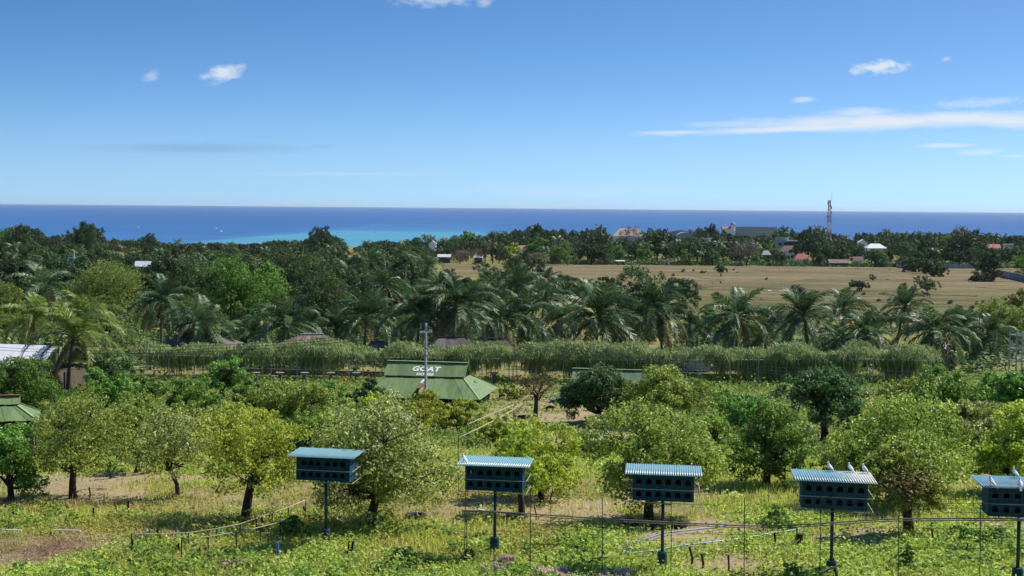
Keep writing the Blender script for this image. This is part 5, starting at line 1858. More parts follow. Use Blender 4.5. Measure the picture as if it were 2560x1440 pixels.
# ------------------------------------------------------------------ vine arbour
def arbour():
    A, B = P(355, 870, 137)[:2], P(2330, 905, 127)[:2]
    L = np.linalg.norm(B - A)
    u = (B - A) / L
    v = np.array([-u[1], u[0]])          # away from the camera
    A = A + v * .4
    t0 = np.array([*A, float(gz(*A))])
    t = thing('vine_arbour', 'long pipe-framed arbour smothered in shaggy hanging green vines', 'arbour', t0)
    r = np.random.RandomState(41)
    at = lambda s, d, h: np.array([*(A + u * s + v * d), 0]) - np.array([*A, t0[2]]) + np.array([0, 0, float(gz(*(A + u * s + v * d))) + h])
    n = int(L / 2.45)
    H = 2.3
    for i in range(n + 1):
        for d in (0, 2.6, 5.2):
            p = at(i * L / n, d, -.3)
            MB().tube([p, at(i * L / n, d, H)], .045, 6).build('post', M['steel_white'], t)
        MB().tube([at(i * L / n, -.25, H + .03), at(i * L / n, 5.4, H + .03)], .03, 5).build('cross_pipe', M['steel_white'], t)
    for d in (0, 2.6, 5.2):
        MB().tube([at(s, d, H - .04) for s in np.linspace(0, L, 30)], .035, 5).build('rail', M['steel_white'], t)
    # vines: mounds of arching runners over the frame and curtains hanging through it
    mounds = []
    q = 0.0
    while q < L:
        big = r.rand() < .45
        for row in (.7, 3.0, 5.2):
            mounds.append((q + r.randn() * .4, row + r.randn() * .25, r.uniform(1.5, 2.1) if big else r.uniform(1.0, 1.4), (r.uniform(.9, 1.5) if big else r.uniform(.35, .8)) * (.7 if q < 12 else 1)))
        q += r.uniform(1.5, 2.5)
    mo = np.array(mounds)
    k = 42000
    mi = r.randint(0, len(mo), k)
    th = r.rand(k) * 6.283
    ph = np.arccos(r.rand(k) ** .8)
    rr = mo[mi, 2]
    s = mo[mi, 0] + rr * np.sin(ph) * np.cos(th)
    d = np.clip(mo[mi, 1] + rr * .8 * np.sin(ph) * np.sin(th), -.25, 6.5)
    base = np.stack([A[0] + u[0] * s + v[0] * d, A[1] + u[1] * s + v[1] * d], 1)
    z0 = gz(base[:, 0], base[:, 1]) + H - .1 + mo[mi, 3] * np.cos(ph) + .06 * r.randn(k)
    a = th + math.atan2(u[1], u[0]) + r.randn(k) * .7
    ln = .22 + .42 * r.rand(k)
    dir_ = np.stack([np.cos(a), np.sin(a)], 1)
    p0 = np.concatenate([base, z0[:, None]], 1)
    p1 = p0 + np.concatenate([dir_ * (ln * .5)[:, None], (.10 * r.randn(k) + .10 - .25 * np.sin(ph) * ln)[:, None]], 1)
    p2 = p1 + np.concatenate([dir_ * (ln * .35)[:, None], (-ln * .55 - .05)[:, None]], 1)
    sd_ = np.stack([-np.sin(a), np.cos(a), 0 * a], 1) * .032
    mb = MB()
    mb.quads(np.stack([p0 - sd_, p0 + sd_, p1 + sd_, p1 - sd_], 1))
    mb.quads(np.stack([p1 - sd_, p1 + sd_, p2 + sd_ * .3, p2 - sd_ * .3], 1))
    # curtains
    k = 30000
    s = r.rand(k) * L
    d = np.where(r.rand(k) < .5, .35 + r.randn(k) * .22, .3 + r.rand(k) * 6)
    dens = fbm(s, s * 0 + 9, 2.4, 8)
    keep = r.rand(k) < np.clip((dens - .36) * 4.5, .06, 1) * np.where(s < 24, .55, 1)
    s, d, dens = s[keep], d[keep], dens[keep]
    k = len(s)
    base = np.stack([A[0] + u[0] * s + v[0] * d, A[1] + u[1] * s + v[1] * d], 1)
    top = gz(base[:, 0], base[:, 1]) + H + .35 * r.rand(k)
    drop = (.4 + 1.5 * r.rand(k) ** 1.2) * np.clip(dens * 1.9, .4, 1.3)
    a = r.rand(k) * 6.28
    w = np.stack([np.cos(a), np.sin(a), 0 * a], 1) * .03
    p0 = np.concatenate([base, top[:, None]], 1)
    j = r.randn(k, 3) * .10
    j[:, 2] = 0
    p1 = p0 + j - np.stack([0 * drop, 0 * drop, drop * .5], 1)
    p2 = p1 + j * .6 - np.stack([0 * drop, 0 * drop, drop * .5], 1)
    mb.quads(np.stack([p0 - w, p0 + w, p1 + w, p1 - w], 1))
    mb.quads(np.stack([p1 - w, p1 + w, p2 + w * .4, p2 - w * .4], 1))
    V = [q - t0 for q in mb.V]
    mb.V = V
    tag(mb.build('vines', M['vine'], t), 'shaggy hanging green vines', kind='stuff')
    # feeding basins under it
    for i, px in enumerate((640, 700, 762, 828, 892, 1238)):
        loc = GD(px, 132.5)
        h = P(px, 930, 132.5)[2] - loc[2]
        lab = ordn(i) + ' round pale-rimmed basin from the left under the vine arbour'
        b = thing('basin', lab, 'basin', loc, 0, 'basins under the arbour')
        MB().tube([(0, 0, -.1), (0, 0, max(h - .2, .3))], .16, 8).build('stand', M['concrete_dark'], b)
        z = max(h - .2, .3)
        MB().tube([(0, 0, z), (0, 0, z + .16), (0, 0, z + .17), (0, 0, z + .06)], [.30, .40, .33, .30], 12).build('bowl', M['wall_block'], b)
    loc = GD(864, 131.5)
    tag(MB().tube([(0, 0, 0), (0, 0, .1), (0, 0, .42), (0, 0, .5)], [.16, .18, .15, .08], 10).build('jerrycan', M['orange'], None, loc), 'orange plastic container under the vine arbour', 'container')
    # low block walls behind, in the shade of the vines
    for i, (s0, s1) in enumerate(((4, 24), (46, 56), (58, 68))):
        q0, q1 = A + u * s0 + v * 6.6, A + u * s1 + v * 6.6
        z = float(gz(*q0))
        o = MB().bar((0, 0, .3), (*(q1 - q0), .3), .2, .7).build('low_wall', M['concrete_dark'], None, (*q0, z))
        tag(o, ['left', 'middle', 'right'][i] + ' stretch of low dark block wall behind the vine arbour', 'wall', 'low walls behind the arbour')


arbour()


# old cart and pale hut under the palms
def lean_to():
    D = 146
    loc = GD(1745, D)
    t = thing('lean_to', 'low lean-to with dark flat roof under the palms behind the arbour', 'shelter', loc, R(-4))
    h = P(1745, 884, D)[2] - loc[2]
    MB().box((0, 0, h), (2.7, 1.8, .1), M=np.array(Matrix.Rotation(R(4), 3, 'Y'))).build('roof', M['dark_roof'], t)
    MB().box((.1, .2, h * .5 - .1), (2.0, 1.2, h * .75)).build('wall', M['wall_grey'], t)
    for sx in (-1, 1):
        MB().box((sx * 1.2, -.75, h / 2 - .1), (.09, .09, h)).build('post', M['steel_white'], t)


lean_to()


def parked_van():
    D = 152
    loc = GD(2232, D)
    t = thing('parked_van', 'white vehicle glimpsed between the palms at the right', 'van', loc, R(20))
    MB().box((0, 0, .62), (1.9, 4.2, .6)).build('body', M['white_paint'], t)
    MB().add([(-.9, -1.0, .92), (.9, -1.0, .92), (.9, 2.0, .92), (-.9, 2.0, .92), (-.78, -.5, 1.65), (.78, -.5, 1.65), (.78, 1.9, 1.65), (-.78, 1.9, 1.65)],
             [(4, 5, 6, 7), (0, 1, 5, 4), (1, 2, 6, 5), (2, 3, 7, 6), (3, 0, 4, 7)]).build('cabin', M['white_paint'], t)
    MB().add([(-.7, -1.0, 1.0), (.7, -1.0, 1.0), (.65, -.58, 1.55), (-.65, -.58, 1.55)], [(0, 1, 2, 3)]).build('windscreen', M['window'], t)
    for sx in (-1, 1):
        for y in (-1.3, 1.3):
            MB().tube([(sx * .84, y, .32), (sx * .97, y, .32)], .32, 12).build('wheel', M['rubber'], t)


parked_van()


def tank_stand():
    D = 140
    loc = GD(2556, D)
    z = lambda y: P(2556, y, D)[2] - loc[2]
    t = thing('tank_stand', 'blue-grey steel frame stand at the right edge', 'stand', loc, R(10))
    for sx in (-1, 1):
        for sy in (-1, 1):
            MB().bar((sx * .65, sy * .65, -.2), (sx * .65, sy * .65, z(832)), .1).build('post', M['wall_grey'], t)
    for y in (838, 872, 902):
        for sx in (-1, 1):
            MB().bar((sx * .65, -.74, z(y)), (sx * .65, .74, z(y)), .12).bar((-.74, sx * .66, z(y) + .01), (.74, sx * .66, z(y) + .01), .12).build('beam', M['wall_grey'], t)
    MB().bar((-.65, -.7, z(902)), (.65, -.7, z(872)), .06).bar((.65, -.7, z(872)), (-.65, -.7, z(840)), .06).build('brace', M['wall_grey'], t)


tank_stand()

# ------------------------------------------------------------------ pigeon lofts
BW, BD, BH = 2.0, .95, .88


def arch_pts(cx, cz, w, h, n=8):
    a = np.linspace(0, np.pi, n + 1)
    r = w / 2
    return [(cx - r, cz)] + [(cx + r * math.cos(np.pi - q), cz + h - r + r * math.sin(q)) for q in a] + [(cx + r, cz)]


def loft(label, px, ytop, D, ybase, rz, tilt, stained, gaps, ped=True):
    """ytop = row of the box's middle"""
    g0 = P(px, ytop, D)
    x, y = g0[0], D
    ground = float(gz(x, y))
    zc = g0[2] - ground
    z0, z1 = zc - BH / 2, zc + BH / 2
    t = thing('pigeon_loft', label, 'pigeon loft', (x, y, ground), rz, 'teal pigeon lofts on poles')
    body = obj('nest_box', None, t, (0, 0, z0), (0, tilt, 0))
    hx, hy = BW / 2, BD / 2
    # front and back boards with arched openings
    xs = gaps
    holes = [(cx, cz) for cz in (.13, .55) for cx in xs]
    for sy in (-1, 1):
        outer = [(-hx, 0), (hx, 0), (hx, BH), (-hx, BH)]
        loops = [outer] + [arch_pts(cx, cz, .175, .175) for cx, cz in holes]
        tri = tessellate_polygon([[Vector((a, b, 0)) for a, b in lp] for lp in loops])
        flat = [p for lp in loops for p in lp]
        mb = MB()
        for yy in (hy, hy - .025):
            mb.add([(a, sy * yy, b) for a, b in flat], T=tri)
        for lp in loops:
            k = len(lp)
            V = [(a, sy * hy, b) for a, b in lp] + [(a, sy * (hy - .025), b) for a, b in lp]
            mb.add(V, [(i, (i + 1) % k, k + (i + 1) % k, k + i) for i in range(k)])
        mb.build('front_board' if sy < 0 else 'back_board', M['teal'], body)
    for sx in (-1, 1):
        MB().box((sx * (hx - .014), 0, BH / 2), (.026, BD - .054, BH - .004)).build('side_board', M['teal'], body)
    MB().box((0, 0, .015), (BW - .06, BD - .056, .024)).build('floor_board', M['teal'], body)
    MB().box((0, 0, BH - .03), (BW - .06, BD - .056, .024)).build('ceiling_board', M['teal'], body)
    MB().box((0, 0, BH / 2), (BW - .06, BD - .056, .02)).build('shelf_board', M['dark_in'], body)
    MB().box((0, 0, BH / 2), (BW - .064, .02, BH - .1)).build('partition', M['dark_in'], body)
    # corrugated roof in three sheets
    RW, RD = 2.52, 1.92
    rt = obj('roof', None, t, (0, 0, z1 + .06), (0, tilt, 0))
    for i in range(3):
        x0, x1 = -RW / 2 + RW * i / 3, -RW / 2 + RW * (i + 1) / 3 + .05 * (i < 2)
        n = 97
        xx = np.linspace(x0, x1, n)
        zz = (.006 if gaps is G6a else .012) * np.cos(xx * 2 * np.pi / .0765) + .004 * i
        V = []
        for yy in (-RD / 2, RD / 2):
            for o in (0, -.008):
                V.append(np.stack([xx, np.full(n, yy + .006 * math.sin(i * 3)), zz + o + .02 * (yy > 0)], 1))
        V = np.concatenate(V)
        Q = []
        for a in range(n - 1):
            Q += [(a, a + 1, 2 * n + a + 1, 2 * n + a), (n + a, 3 * n + a, 3 * n + a + 1, n + a + 1), (a, n + a, n + a + 1, a + 1), (2 * n + a, 2 * n + a + 1, 3 * n + a + 1, 3 * n + a)]
        MB().add(V, Q).build('roof_sheet', M['loft_roof_stained' if stained else 'loft_roof'], rt, smooth=True)
    for yy in (-.62, 0, .62):
        MB().box((0, yy, -.045), (RW - .14, .05, .045)).build('batten', M['teal'], rt)
    # perch rails round the box at two levels
    fx, fy = BW / 2 + .17, BD / 2 + .31
    for zz in (.0, .435):
        fr = obj('perch_rail', None, body, (0, 0, zz))
        for sy in (-1, 1):
            MB().bar((-fx, sy * fy, 0), (fx, sy * fy, 0), .02).build('rail_bar', M['rail_light'], fr)
        for sx in (-1, 1):
            MB().bar((sx * fx, -fy, .003), (sx * fx, fy, .003), .02).build('rail_bar', M['rail_light'], fr)
        MB().bar((-.7, -fy, -.006), (-.7, fy, -.006), .016).bar((.7, -fy, -.006), (.7, fy, -.006), .016).build('rail_bracket', M['teal'], fr)
    for sx in (-1, 1):
        for sy in (-1, 1):
            MB().bar((sx * fx, sy * fy, -.02), (sx * fx, sy * fy, .45), .012).build('rail_upright', M['wire'], body)
    # pole on its concrete foot
    lean = (math.tan(tilt) * .0)
    MB().tube([(0, 0, .3), (0, 0, z0 - .02)], .055, 14).build('pole', M['teal_pole'], t, smooth=True)
    MB().box((0, 0, z0 - .03), (.5, .4, .035)).build('mounting_plate', M['teal_pole'], t)
    MB().tube([(0, 0, -.3), (0, 0, .54), (0, 0, .59), (0, 0, .591)], [.16, .16, .145, .0], 18).build('footing', M['teal_foot'], t, smooth=False)
    return t, z1 + .08


G6 = [-.80 + .32 * i for i in range(6)]
G6a = [-.72, -.45, -.19, .17, .45, .73]
LOFTS = []
for args in (('leftmost pigeon loft, smooth blue roof and holes in two groups of three', 815, 1167, 54.0, 1395, R(-7.5), R(.9), False, G6a),
             ('second pigeon loft from the left, with a pigeon at its roof corner', 1238, 1190, 51.2, 1395, R(-6.5), R(.8), False, G6),
             ('middle pigeon loft of the five, no birds on its roof', 1658, 1213, 48.5, 1432, R(-6.0), R(.8), False, G6),
             ('fourth pigeon loft, its roof bleached with droppings under three pigeons', 2082, 1231, 46.0, 1498, R(-6.5), R(1.2), True, G6),
             ('rightmost pigeon loft, cut by the right edge', 2549, 1249, 43.4, 1500, R(-6.5), R(.6), False, G6)):
    LOFTS.append(loft(*args))


# ------------------------------------------------------------------ pigeons
def pigeon_meshes():
    # body: one surface lofted along the spine, tail to head
    sp = np.array([(-.17, 0, .055), (-.13, 0, .075), (-.08, 0, .105), (-.02, 0, .135), (.045, 0, .165), (.085, 0, .20), (.10, 0, .235), (.105, 0, .262), (.115, 0, .278), (.13, 0, .283), (.142, 0, .28)])
    ry = [.022, .035, .05, .062, .060, .045, .030, .026, .028, .022, .008]
    rz = [.006, .020, .042, .058, .060, .046, .032, .027, .028, .022, .008]
    n = 10
    V = []
    tn = np.gradient(sp, axis=0)
    tn /= np.linalg.norm(tn, axis=1)[:, None]
    for i in range(len(sp)):
        up = np.cross(tn[i], (0, 1, 0))
        for j in range(n):
            a = 2 * math.pi * j / n
            V.append(sp[i] + np.array([0, 1, 0]) * ry[i] * math.cos(a) + up * rz[i] * math.sin(a))
    k = len(sp)
    Q = [(i * n + j, (i + 1) * n + j, (i + 1) * n + (j + 1) % n, i * n + (j + 1) % n) for i in range(k - 1) for j in range(n)]
    T = [(0, j + 1, j) for j in range(1, n - 1)] + [((k - 1) * n, (k - 1) * n + j, (k - 1) * n + j + 1) for j in range(1, n - 1)]
    # fanned tail grows out of the last ring
    V += [np.array(p) for p in ((-.15, -.03, .062), (-.15, .03, .062), (-.255, .042, .012), (-.255, -.042, .012), (-.15, -.03, .05), (-.15, .03, .05), (-.255, .042, .004), (-.255, -.042, .004))]
    b = k * n
    Q += [(b, b + 1, b + 2, b + 3), (b + 4, b + 7, b + 6, b + 5), (b + 1, b + 5, b + 6, b + 2), (b, b + 3, b + 7, b + 4), (b + 2, b + 6, b + 7, b + 3)]
    body = MB().add(V, Q, T).mesh('body', M['pigeon'], True)
    w = MB()
    for s in (-1, 1):
        pts = [(.05, s * .058, .165), (-.02, s * .066, .14), (-.10, s * .054, .095), (-.19, s * .028, .04)]
        w.tube(pts, [.012, .028, .022, .005], 6)
    legs = MB()
    for s in (-1, 1):
        legs.tube([(-.005, s * .024, .10), (.0, s * .024, .045), (.008, s * .024, .004)], [.010, .005, .005], 5)
        legs.tube([(-.012, s * .024, .004), (.04, s * .03, .003)], .004, 4)
    return body, w.mesh('wings', M['pigeon'], True), legs.mesh('legs', M['beak'], True), MB().tube([(.14, 0, .279), (.168, 0, .270)], [.008, .002], 5).mesh('beak', M['beak'])


PB = pigeon_meshes()


def pigeon(label, loc, rz, scale=1.05, grey=False):
    t = thing('pigeon', label, 'pigeon', loc, rz, 'white pigeons on the lofts')
    for nm, me in zip(('body', 'wings', 'legs', 'beak'), PB):
        o = obj(nm, me, t)
        if nm == 'wings' and grey:
            o.data = me.copy()
            o.data.materials.clear()
            o.data.materials.append(M['pigeon_grey'])
    t.scale = (scale * .88,) * 3
    t.rotation_euler = (0, R(-20), rz)
    return t


def on_roof(i, lx, ly):
    """a point on the roof of loft i"""
    t, z = LOFTS[i]
    c, s = math.cos(t.rotation_euler[2]), math.sin(t.rotation_euler[2])
    tl = [ch for ch in t.children if ch.name.startswith('roof')][0].rotation_euler[1]
    return (t.location[0] + lx * c - ly * s, t.location[1] + lx * s + ly * c, t.location[2] + z - lx * math.sin(tl) + .005 + (.02 if ly > 0 else 0) * 1)


pigeon('left one of three white pigeons on the bleached roof', on_roof(3, -.06, .80), R(172))
pigeon('middle one of three white pigeons on the bleached roof', on_roof(3, .58, .78), R(165))
pigeon('right one of three pigeons on the bleached roof, with grey wings', on_roof(3, 1.02, .74), R(160), grey=True)
pigeon('white pigeon at the left corner of the second loft roof', on_roof(1, -1.08, -.35), R(150))
pigeon('white pigeon at the left end of the rightmost loft roof', on_roof(4, -1.0, -.72), R(150))
pigeon('white pigeon low at the front edge of the rightmost loft roof, back turned', on_roof(4, -.20, -.86), R(80))
pigeon('white pigeon highest on the rightmost loft roof', on_roof(4, -.02, .72), R(165))
_t = LOFTS[1][0]
_c, _s = math.cos(_t.rotation_euler[2]), math.sin(_t.rotation_euler[2])
_z = LOFTS[1][1] - .08 - BH + .55
pigeon('white pigeon peeping out of the first upper hole of the second loft', (_t.location[0] + -.80 * _c + .36 * _s, _t.location[1] - .80 * _s - .36 * _c, _t.location[2] + _z - .075), R(-100), .8)


# ------------------------------------------------------------------ fence in front of the lofts
def fence_D(px):
    u_ = (px - 1280) / F
    return (46.5 + .45 * 4.7) / (1 + .45 * u_)


def near_fence():
    o = P(1160, 1400, fence_D(1160))
    o[2] = gz(o[0], o[1])
    t = thing('wire_fence', 'tall thin-posted wire fence with two bamboo rails in front of the lofts', 'fence', o)
    posts = [(1160, 1180), (1325, 1226), (1505, 1243), (1677, 1250), (1860, 1243), (2050, 1240), (2246, 1288), (2450, 1262), (2600, 1262)]
    for px, yt in posts:
        D = fence_D(px)
        tp = P(px + (1 if px != 1160 else 4), yt, D)
        b = P(px, 1440, D)
        b[2] = float(gz(b[0], b[1])) - .3
        MB().tube([b - o, (b + tp) / 2 - o + [.01, 0, 0], tp - o], .014, 5).build('post', M['wire'], t)
    b = P(1168, 1440, fence_D(1168))
    b[2] = float(gz(b[0], b[1])) - .3
    MB().tube([b - o, P(1166, 1275, fence_D(1166)) - o], .012, 5).build('post', M['wire'], t)
    rail = [(1156, 1277), (1240, 1279), (1325, 1285), (1500, 1296), (1660, 1305), (1780, 1311), (1880, 1315), (1990, 1313), (2080, 1307), (2160, 1301), (2245, 1297), (2400, 1296), (2600, 1297)]
    for dy, rad in ((0, .022), (5, .016)):
        pts = [P(x, y + dy * (1 if x > 1300 else .3), fence_D(x)) - o for x, y in rail]
        MB().tube(pts, rad, 6).build('rail', M['bamboo'], t, smooth=True)
    for dy in (-62, -48, -36, -24, -12, 24, 48, 74):
        pts = [P(x, y + dy + 3 * math.sin(x * .02 + dy), fence_D(x)) - o for x, y in rail if x > (1200 if dy > 0 else 1980)]
        MB().tube(pts, .0045 if dy > 0 else .006, 4, caps=False).build('wire', M['wire'], t)
    a = P(1190, 1276, fence_D(1190)) - np.array([0, .03, 0])
    MB().tube([(0, 0, 0), (.08, 0, .035), (.2, 0, .02), (.3, 0, -.005)], [.012, .035, .03, .008], 6).build('rag', M['rag'], None, a)
    tag([q for q in bpy.data.objects if q.name == 'rag'][0], 'white rag caught on the bamboo rail near the second loft', 'rag')


near_fence()


def low_fence(label, pts, rad, ph, mat='bamboo_pale'):
    """a pole lying along short stakes; pts = (px, row of the rail, D)"""
    q = np.array([P(p[0], p[1], p[2] - (2.6 if p[2] < 70 else 0)) for p in pts])
    o = q[0].copy()
    o[2] = float(gz(o[0], o[1]))
    t = thing('low_fence', label, 'fence', o, 0, 'low bamboo fences in the orchard')
    MB().tube(q - o, rad, 6).build('rail', M[mat], t, smooth=True)
    for i, p in enumerate(q):
        g = float(gz(p[0], p[1]))
        if p[2] - g > .12:
            MB().tube([(p[0] - o[0], p[1] - o[1] + .04, g - .2 - o[2]), (p[0] - o[0], p[1] - o[1] + .04, p[2] + .05 - o[2])], .022, 5).build('stake', M['post'], t)


low_fence('low rail on stakes sagging towards the leaning yellow-green tree, upper one', [(328, 1337, 56.5), (400, 1335, 57), (470, 1332, 57.5), (540, 1322, 58.2), (600, 1310, 59), (640, 1296, 60), (680, 1282, 61), (720, 1268, 62), (764, 1250, 63.5)], .02, .5)
low_fence('low rail on stakes left of the first loft, lower one', [(453, 1350, 54.5), (520, 1342, 55), (590, 1330, 56), (650, 1318, 57), (700, 1305, 58), (730, 1296, 59)], .02, .5)
low_fence('slanting pen rail right of the first goat house, upper one', [(1168, 1062, 86), (1205, 1045, 90), (1245, 1028, 95), (1285, 1012, 101)], .03, .8)
low_fence('slanting pen rail right of the first goat house, lower one', [(1146, 1094, 78), (1190, 1074, 82), (1235, 1052, 87), (1290, 1020, 95)], .03, .8)
for i, (a, b) in enumerate((((0, 1344), (54, 1346)), ((132, 1345), (202, 1347)))):
    q = [G(*a), G(*b)]
    for p in q:
        p[2] += .32
    tag(MB().tube([np.zeros(3), q[1] - q[0]], .028, 6).build('white_pipe', M['white_paint'], None, q[0]), ['left', 'right'][i] + ' length of white pipe lying above the dead stalks', 'pipe', 'white pipes on the ground')


# ------------------------------------------------------------------ pipes, posts, stumps, tyres
def ground_hose(name, label, pts, rad, mat, lift=.05):
    q = np.array([G(*p) for p in pts])
    tt = np.linspace(0, len(q) - 1, 4 * len(q))
    p = np.stack([np.interp(tt, range(len(q)), q[:, j]) for j in range(3)], 1)
    p[:, 2] = gz(p[:, 0], p[:, 1]) + lift + rad
    return tag(MB().tube(p - p[0], rad, 6).build(name, M[mat], None, p[0], smooth=True), label, 'pipe')


ground_hose('blue_hose', 'blue hose curving over bare soil behind the middle loft pole', [(1557, 1386), (1580, 1370), (1610, 1356), (1650, 1344), (1700, 1336), (1750, 1331), (1790, 1327), (1825, 1320)], .032, 'blue_hose', .10)
ground_hose('pale_pipe', 'pale blue plastic pipe lying from the middle loft towards the fourth', [(1562, 1396), (1640, 1388), (1740, 1372), (1830, 1360), (1900, 1350), (1960, 1340), (2014, 1328)], .028, 'pale_pipe', .14)
loc = G(697, 1402)
loc2 = P(693, 1355, loc[1])
tag(MB().tube([(0, 0, -.2), loc2 - loc], [.055, .05], 10).build('blue_pipe', M['blue_pipe'], None, loc), 'upright blue pipe standing left of the first loft', 'pipe')
loc = G(1513, 1410)
tag(MB().bar((0, 0, -.2), P(1507, 1378, loc[1]) - loc, .08).build('rusty_stake', M['red_rust'], None, loc), 'rust-red stake between the second and middle lofts', 'stake')
loc = G(866, 1394)
tag(MB().tube([(0, 0, -.2), P(873, 1352, loc[1]) - loc], .03, 6).build('leaning_stake', M['post'], None, loc), 'dark stake leaning right of the first loft foot', 'stake')


def wood_cross():
    D = 44.2
    o = P(2080, 1440, D)
    o[2] = float(gz(o[0], o[1]))
    t = thing('wooden_brace', 'two old boards nailed crosswise at the fourth loft pole', 'boards', o)
    f = lambda x, y, d=0: P(x, y, D + d) - o
    MB().bar(f(2052, 1432), f(2100, 1412), .10, .03).build('board', M['wood'], t)
    MB().bar(f(2098, 1470, .06), f(2082, 1394, .06), .08, .03).build('board', M['wood'], t)


wood_cross()
STK = [(222, 1246), (190, 1250), (234, 1300), (288, 1290), (320, 1290), (34, 1304), (330, 1390), (395, 1365), (390, 1350), (447, 1392), (496, 1404), (598, 1400), (655, 1316), (880, 1395), (955, 1330), (900, 1325), (1340, 1298), (1350, 1262), (1375, 1262),
       (1365, 1420), (1935, 1375), (1992, 1360), (1758, 1420), (1820, 1432), (2330, 1368), (2415, 1390), (1730, 1410), (760, 1300), (700, 1306), (672, 1310)]
for i, (px, py) in enumerate(STK):
    loc = G(px, py)
    r_ = np.random.RandomState(i)
    lab = ordn(sorted(STK).index((px, py))) + ' short dark stake from the left sticking up from the weeds'
    tag(MB().tube([(0, 0, -.2), (r_.randn() * .04, 0, .2), (r_.randn() * .05, 0, .35 + .3 * r_.rand())], .03 + .015 * r_.rand(), 6).build('stake', M['post'], None, loc), lab, 'stake', 'short stakes in the weeds')
loc = G(1998, 1368)
t = thing('tree_stump', 'cut tree stump with pale end among weeds left of the fourth loft', 'stump', loc)
MB().tube([(0, 0, -.2), (0, 0, .2), (.02, 0, .48)], [.17, .13, .12], 9).build('bole', M['bark'], t)
MB().tube([(0, 0, .12), (.12, -.22, .2)], [.07, .07], 7).build('cut_branch', M['bamboo_pale'], t)
for i, (px, py, lab) in enumerate(((1572, 1312, 'old tyre lying left of the middle loft tree'), (1640, 1322, 'old tyre round the foot of the middle loft tree'), (1690, 1318, 'old tyre lying right of the middle loft pole'), (1292, 1296, 'old tyre at the thin dark trunk behind the second loft'),
                                   (1310, 1045, 'dark tyre lying beside the nearly bare brown tree'), (1040, 1296, 'old tyre under the largest pale-leaved tree'))):
    loc = G(px, py)
    a = np.linspace(0, 2 * np.pi, 17)
    mb = MB()
    n, m_ = 16, 6
    V = [((.36 + .11 * math.cos(q)) * math.cos(p), (.36 + .11 * math.cos(q)) * math.sin(p), .10 + .10 * math.sin(q)) for p in a[:-1] for q in np.linspace(0, 2 * np.pi, m_ + 1)[:-1]]
    Q = [(i_ * m_ + j, ((i_ + 1) % n) * m_ + j, ((i_ + 1) % n) * m_ + (j + 1) % m_, i_ * m_ + (j + 1) % m_) for i_ in range(n) for j in range(m_)]
    tag(mb.add(V, Q).build('tyre', M['rubber'], None, loc, smooth=True), lab, 'tyre', 'old tyres in the orchard')

# shrubs with pinkish dry flowers along the bottom, and a few single plants
SH = [('pinkish flowering shrub hiding the foot of the second loft', (1250, 1438), 1215, 1292, 1392, 1445, 'pink'), ('low pinkish shrub at the bottom edge right of the second loft', (1400, 1452), 1340, 1470, 1428, 1456, 'pink'),
      ('pinkish shrub at the bottom edge left of the middle loft', (1540, 1452), 1480, 1590, 1430, 1456, 'pink'), ('tuft of pink flowers among the stakes at the left', (348, 1348), 328, 374, 1322, 1345, 'pink'),
      ('small pink tuft on the low rail at the left', (418, 1342), 400, 432, 1330, 1345, 'pink'), ('pale pink tuft below the lower rail', (585, 1418), 552, 625, 1400, 1418, 'pink'),
      ('dark round shrub at the bottom right of the pale pipe', (2000, 1448), 1975, 2030, 1408, 1448, 'leaf_green'), ('creeper-covered post between the fourth and last lofts', (2288, 1425), 2272, 2302, 1362, 1425, 'leaf_bright'),
      ('small dark conifer-like plant behind the olive tree trunk', (275, 1196), 266, 286, 1148, 1195, 'leaf_dark'), ('green leafy bush beside the low rail left of the first loft', (735, 1345), 700, 772, 1292, 1345, 'leaf_bright'),
      ('lush shrub on the right under the last loft', (2440, 1352), 2400, 2480, 1320, 1352, 'leaf_green'), ('lush dark shrub by the last loft pole', (2510, 1358), 2480, 2545, 1322, 1356, 'leaf_green'),
      ('fern-like shrub at the foot of the fence post near the second loft', (1175, 1408), 1160, 1190, 1372, 1408, 'leaf_dark'), ('spiky fallen branch heap left of the fourth loft', (1945, 1330), 1905, 2000, 1268, 1330, 'leaf_green'),
      ('bushy weed mound right of the dense green fruit tree', (2010, 1225), 1965, 2060, 1200, 1228, 'leaf_bright')]
for i, (lab, base, l, rr, top, bot, lm) in enumerate(SH):
    w_ = (rr - l) / 60
    spec_tree('shrub', lab, base, l, rr, top, bot, lm, 1200 + i, ncl=int(22 + 26 * w_), per=26, leaf=.085, tr=.03, nl=5, cat='shrub', group='shrubs at the lofts', fork=.1)


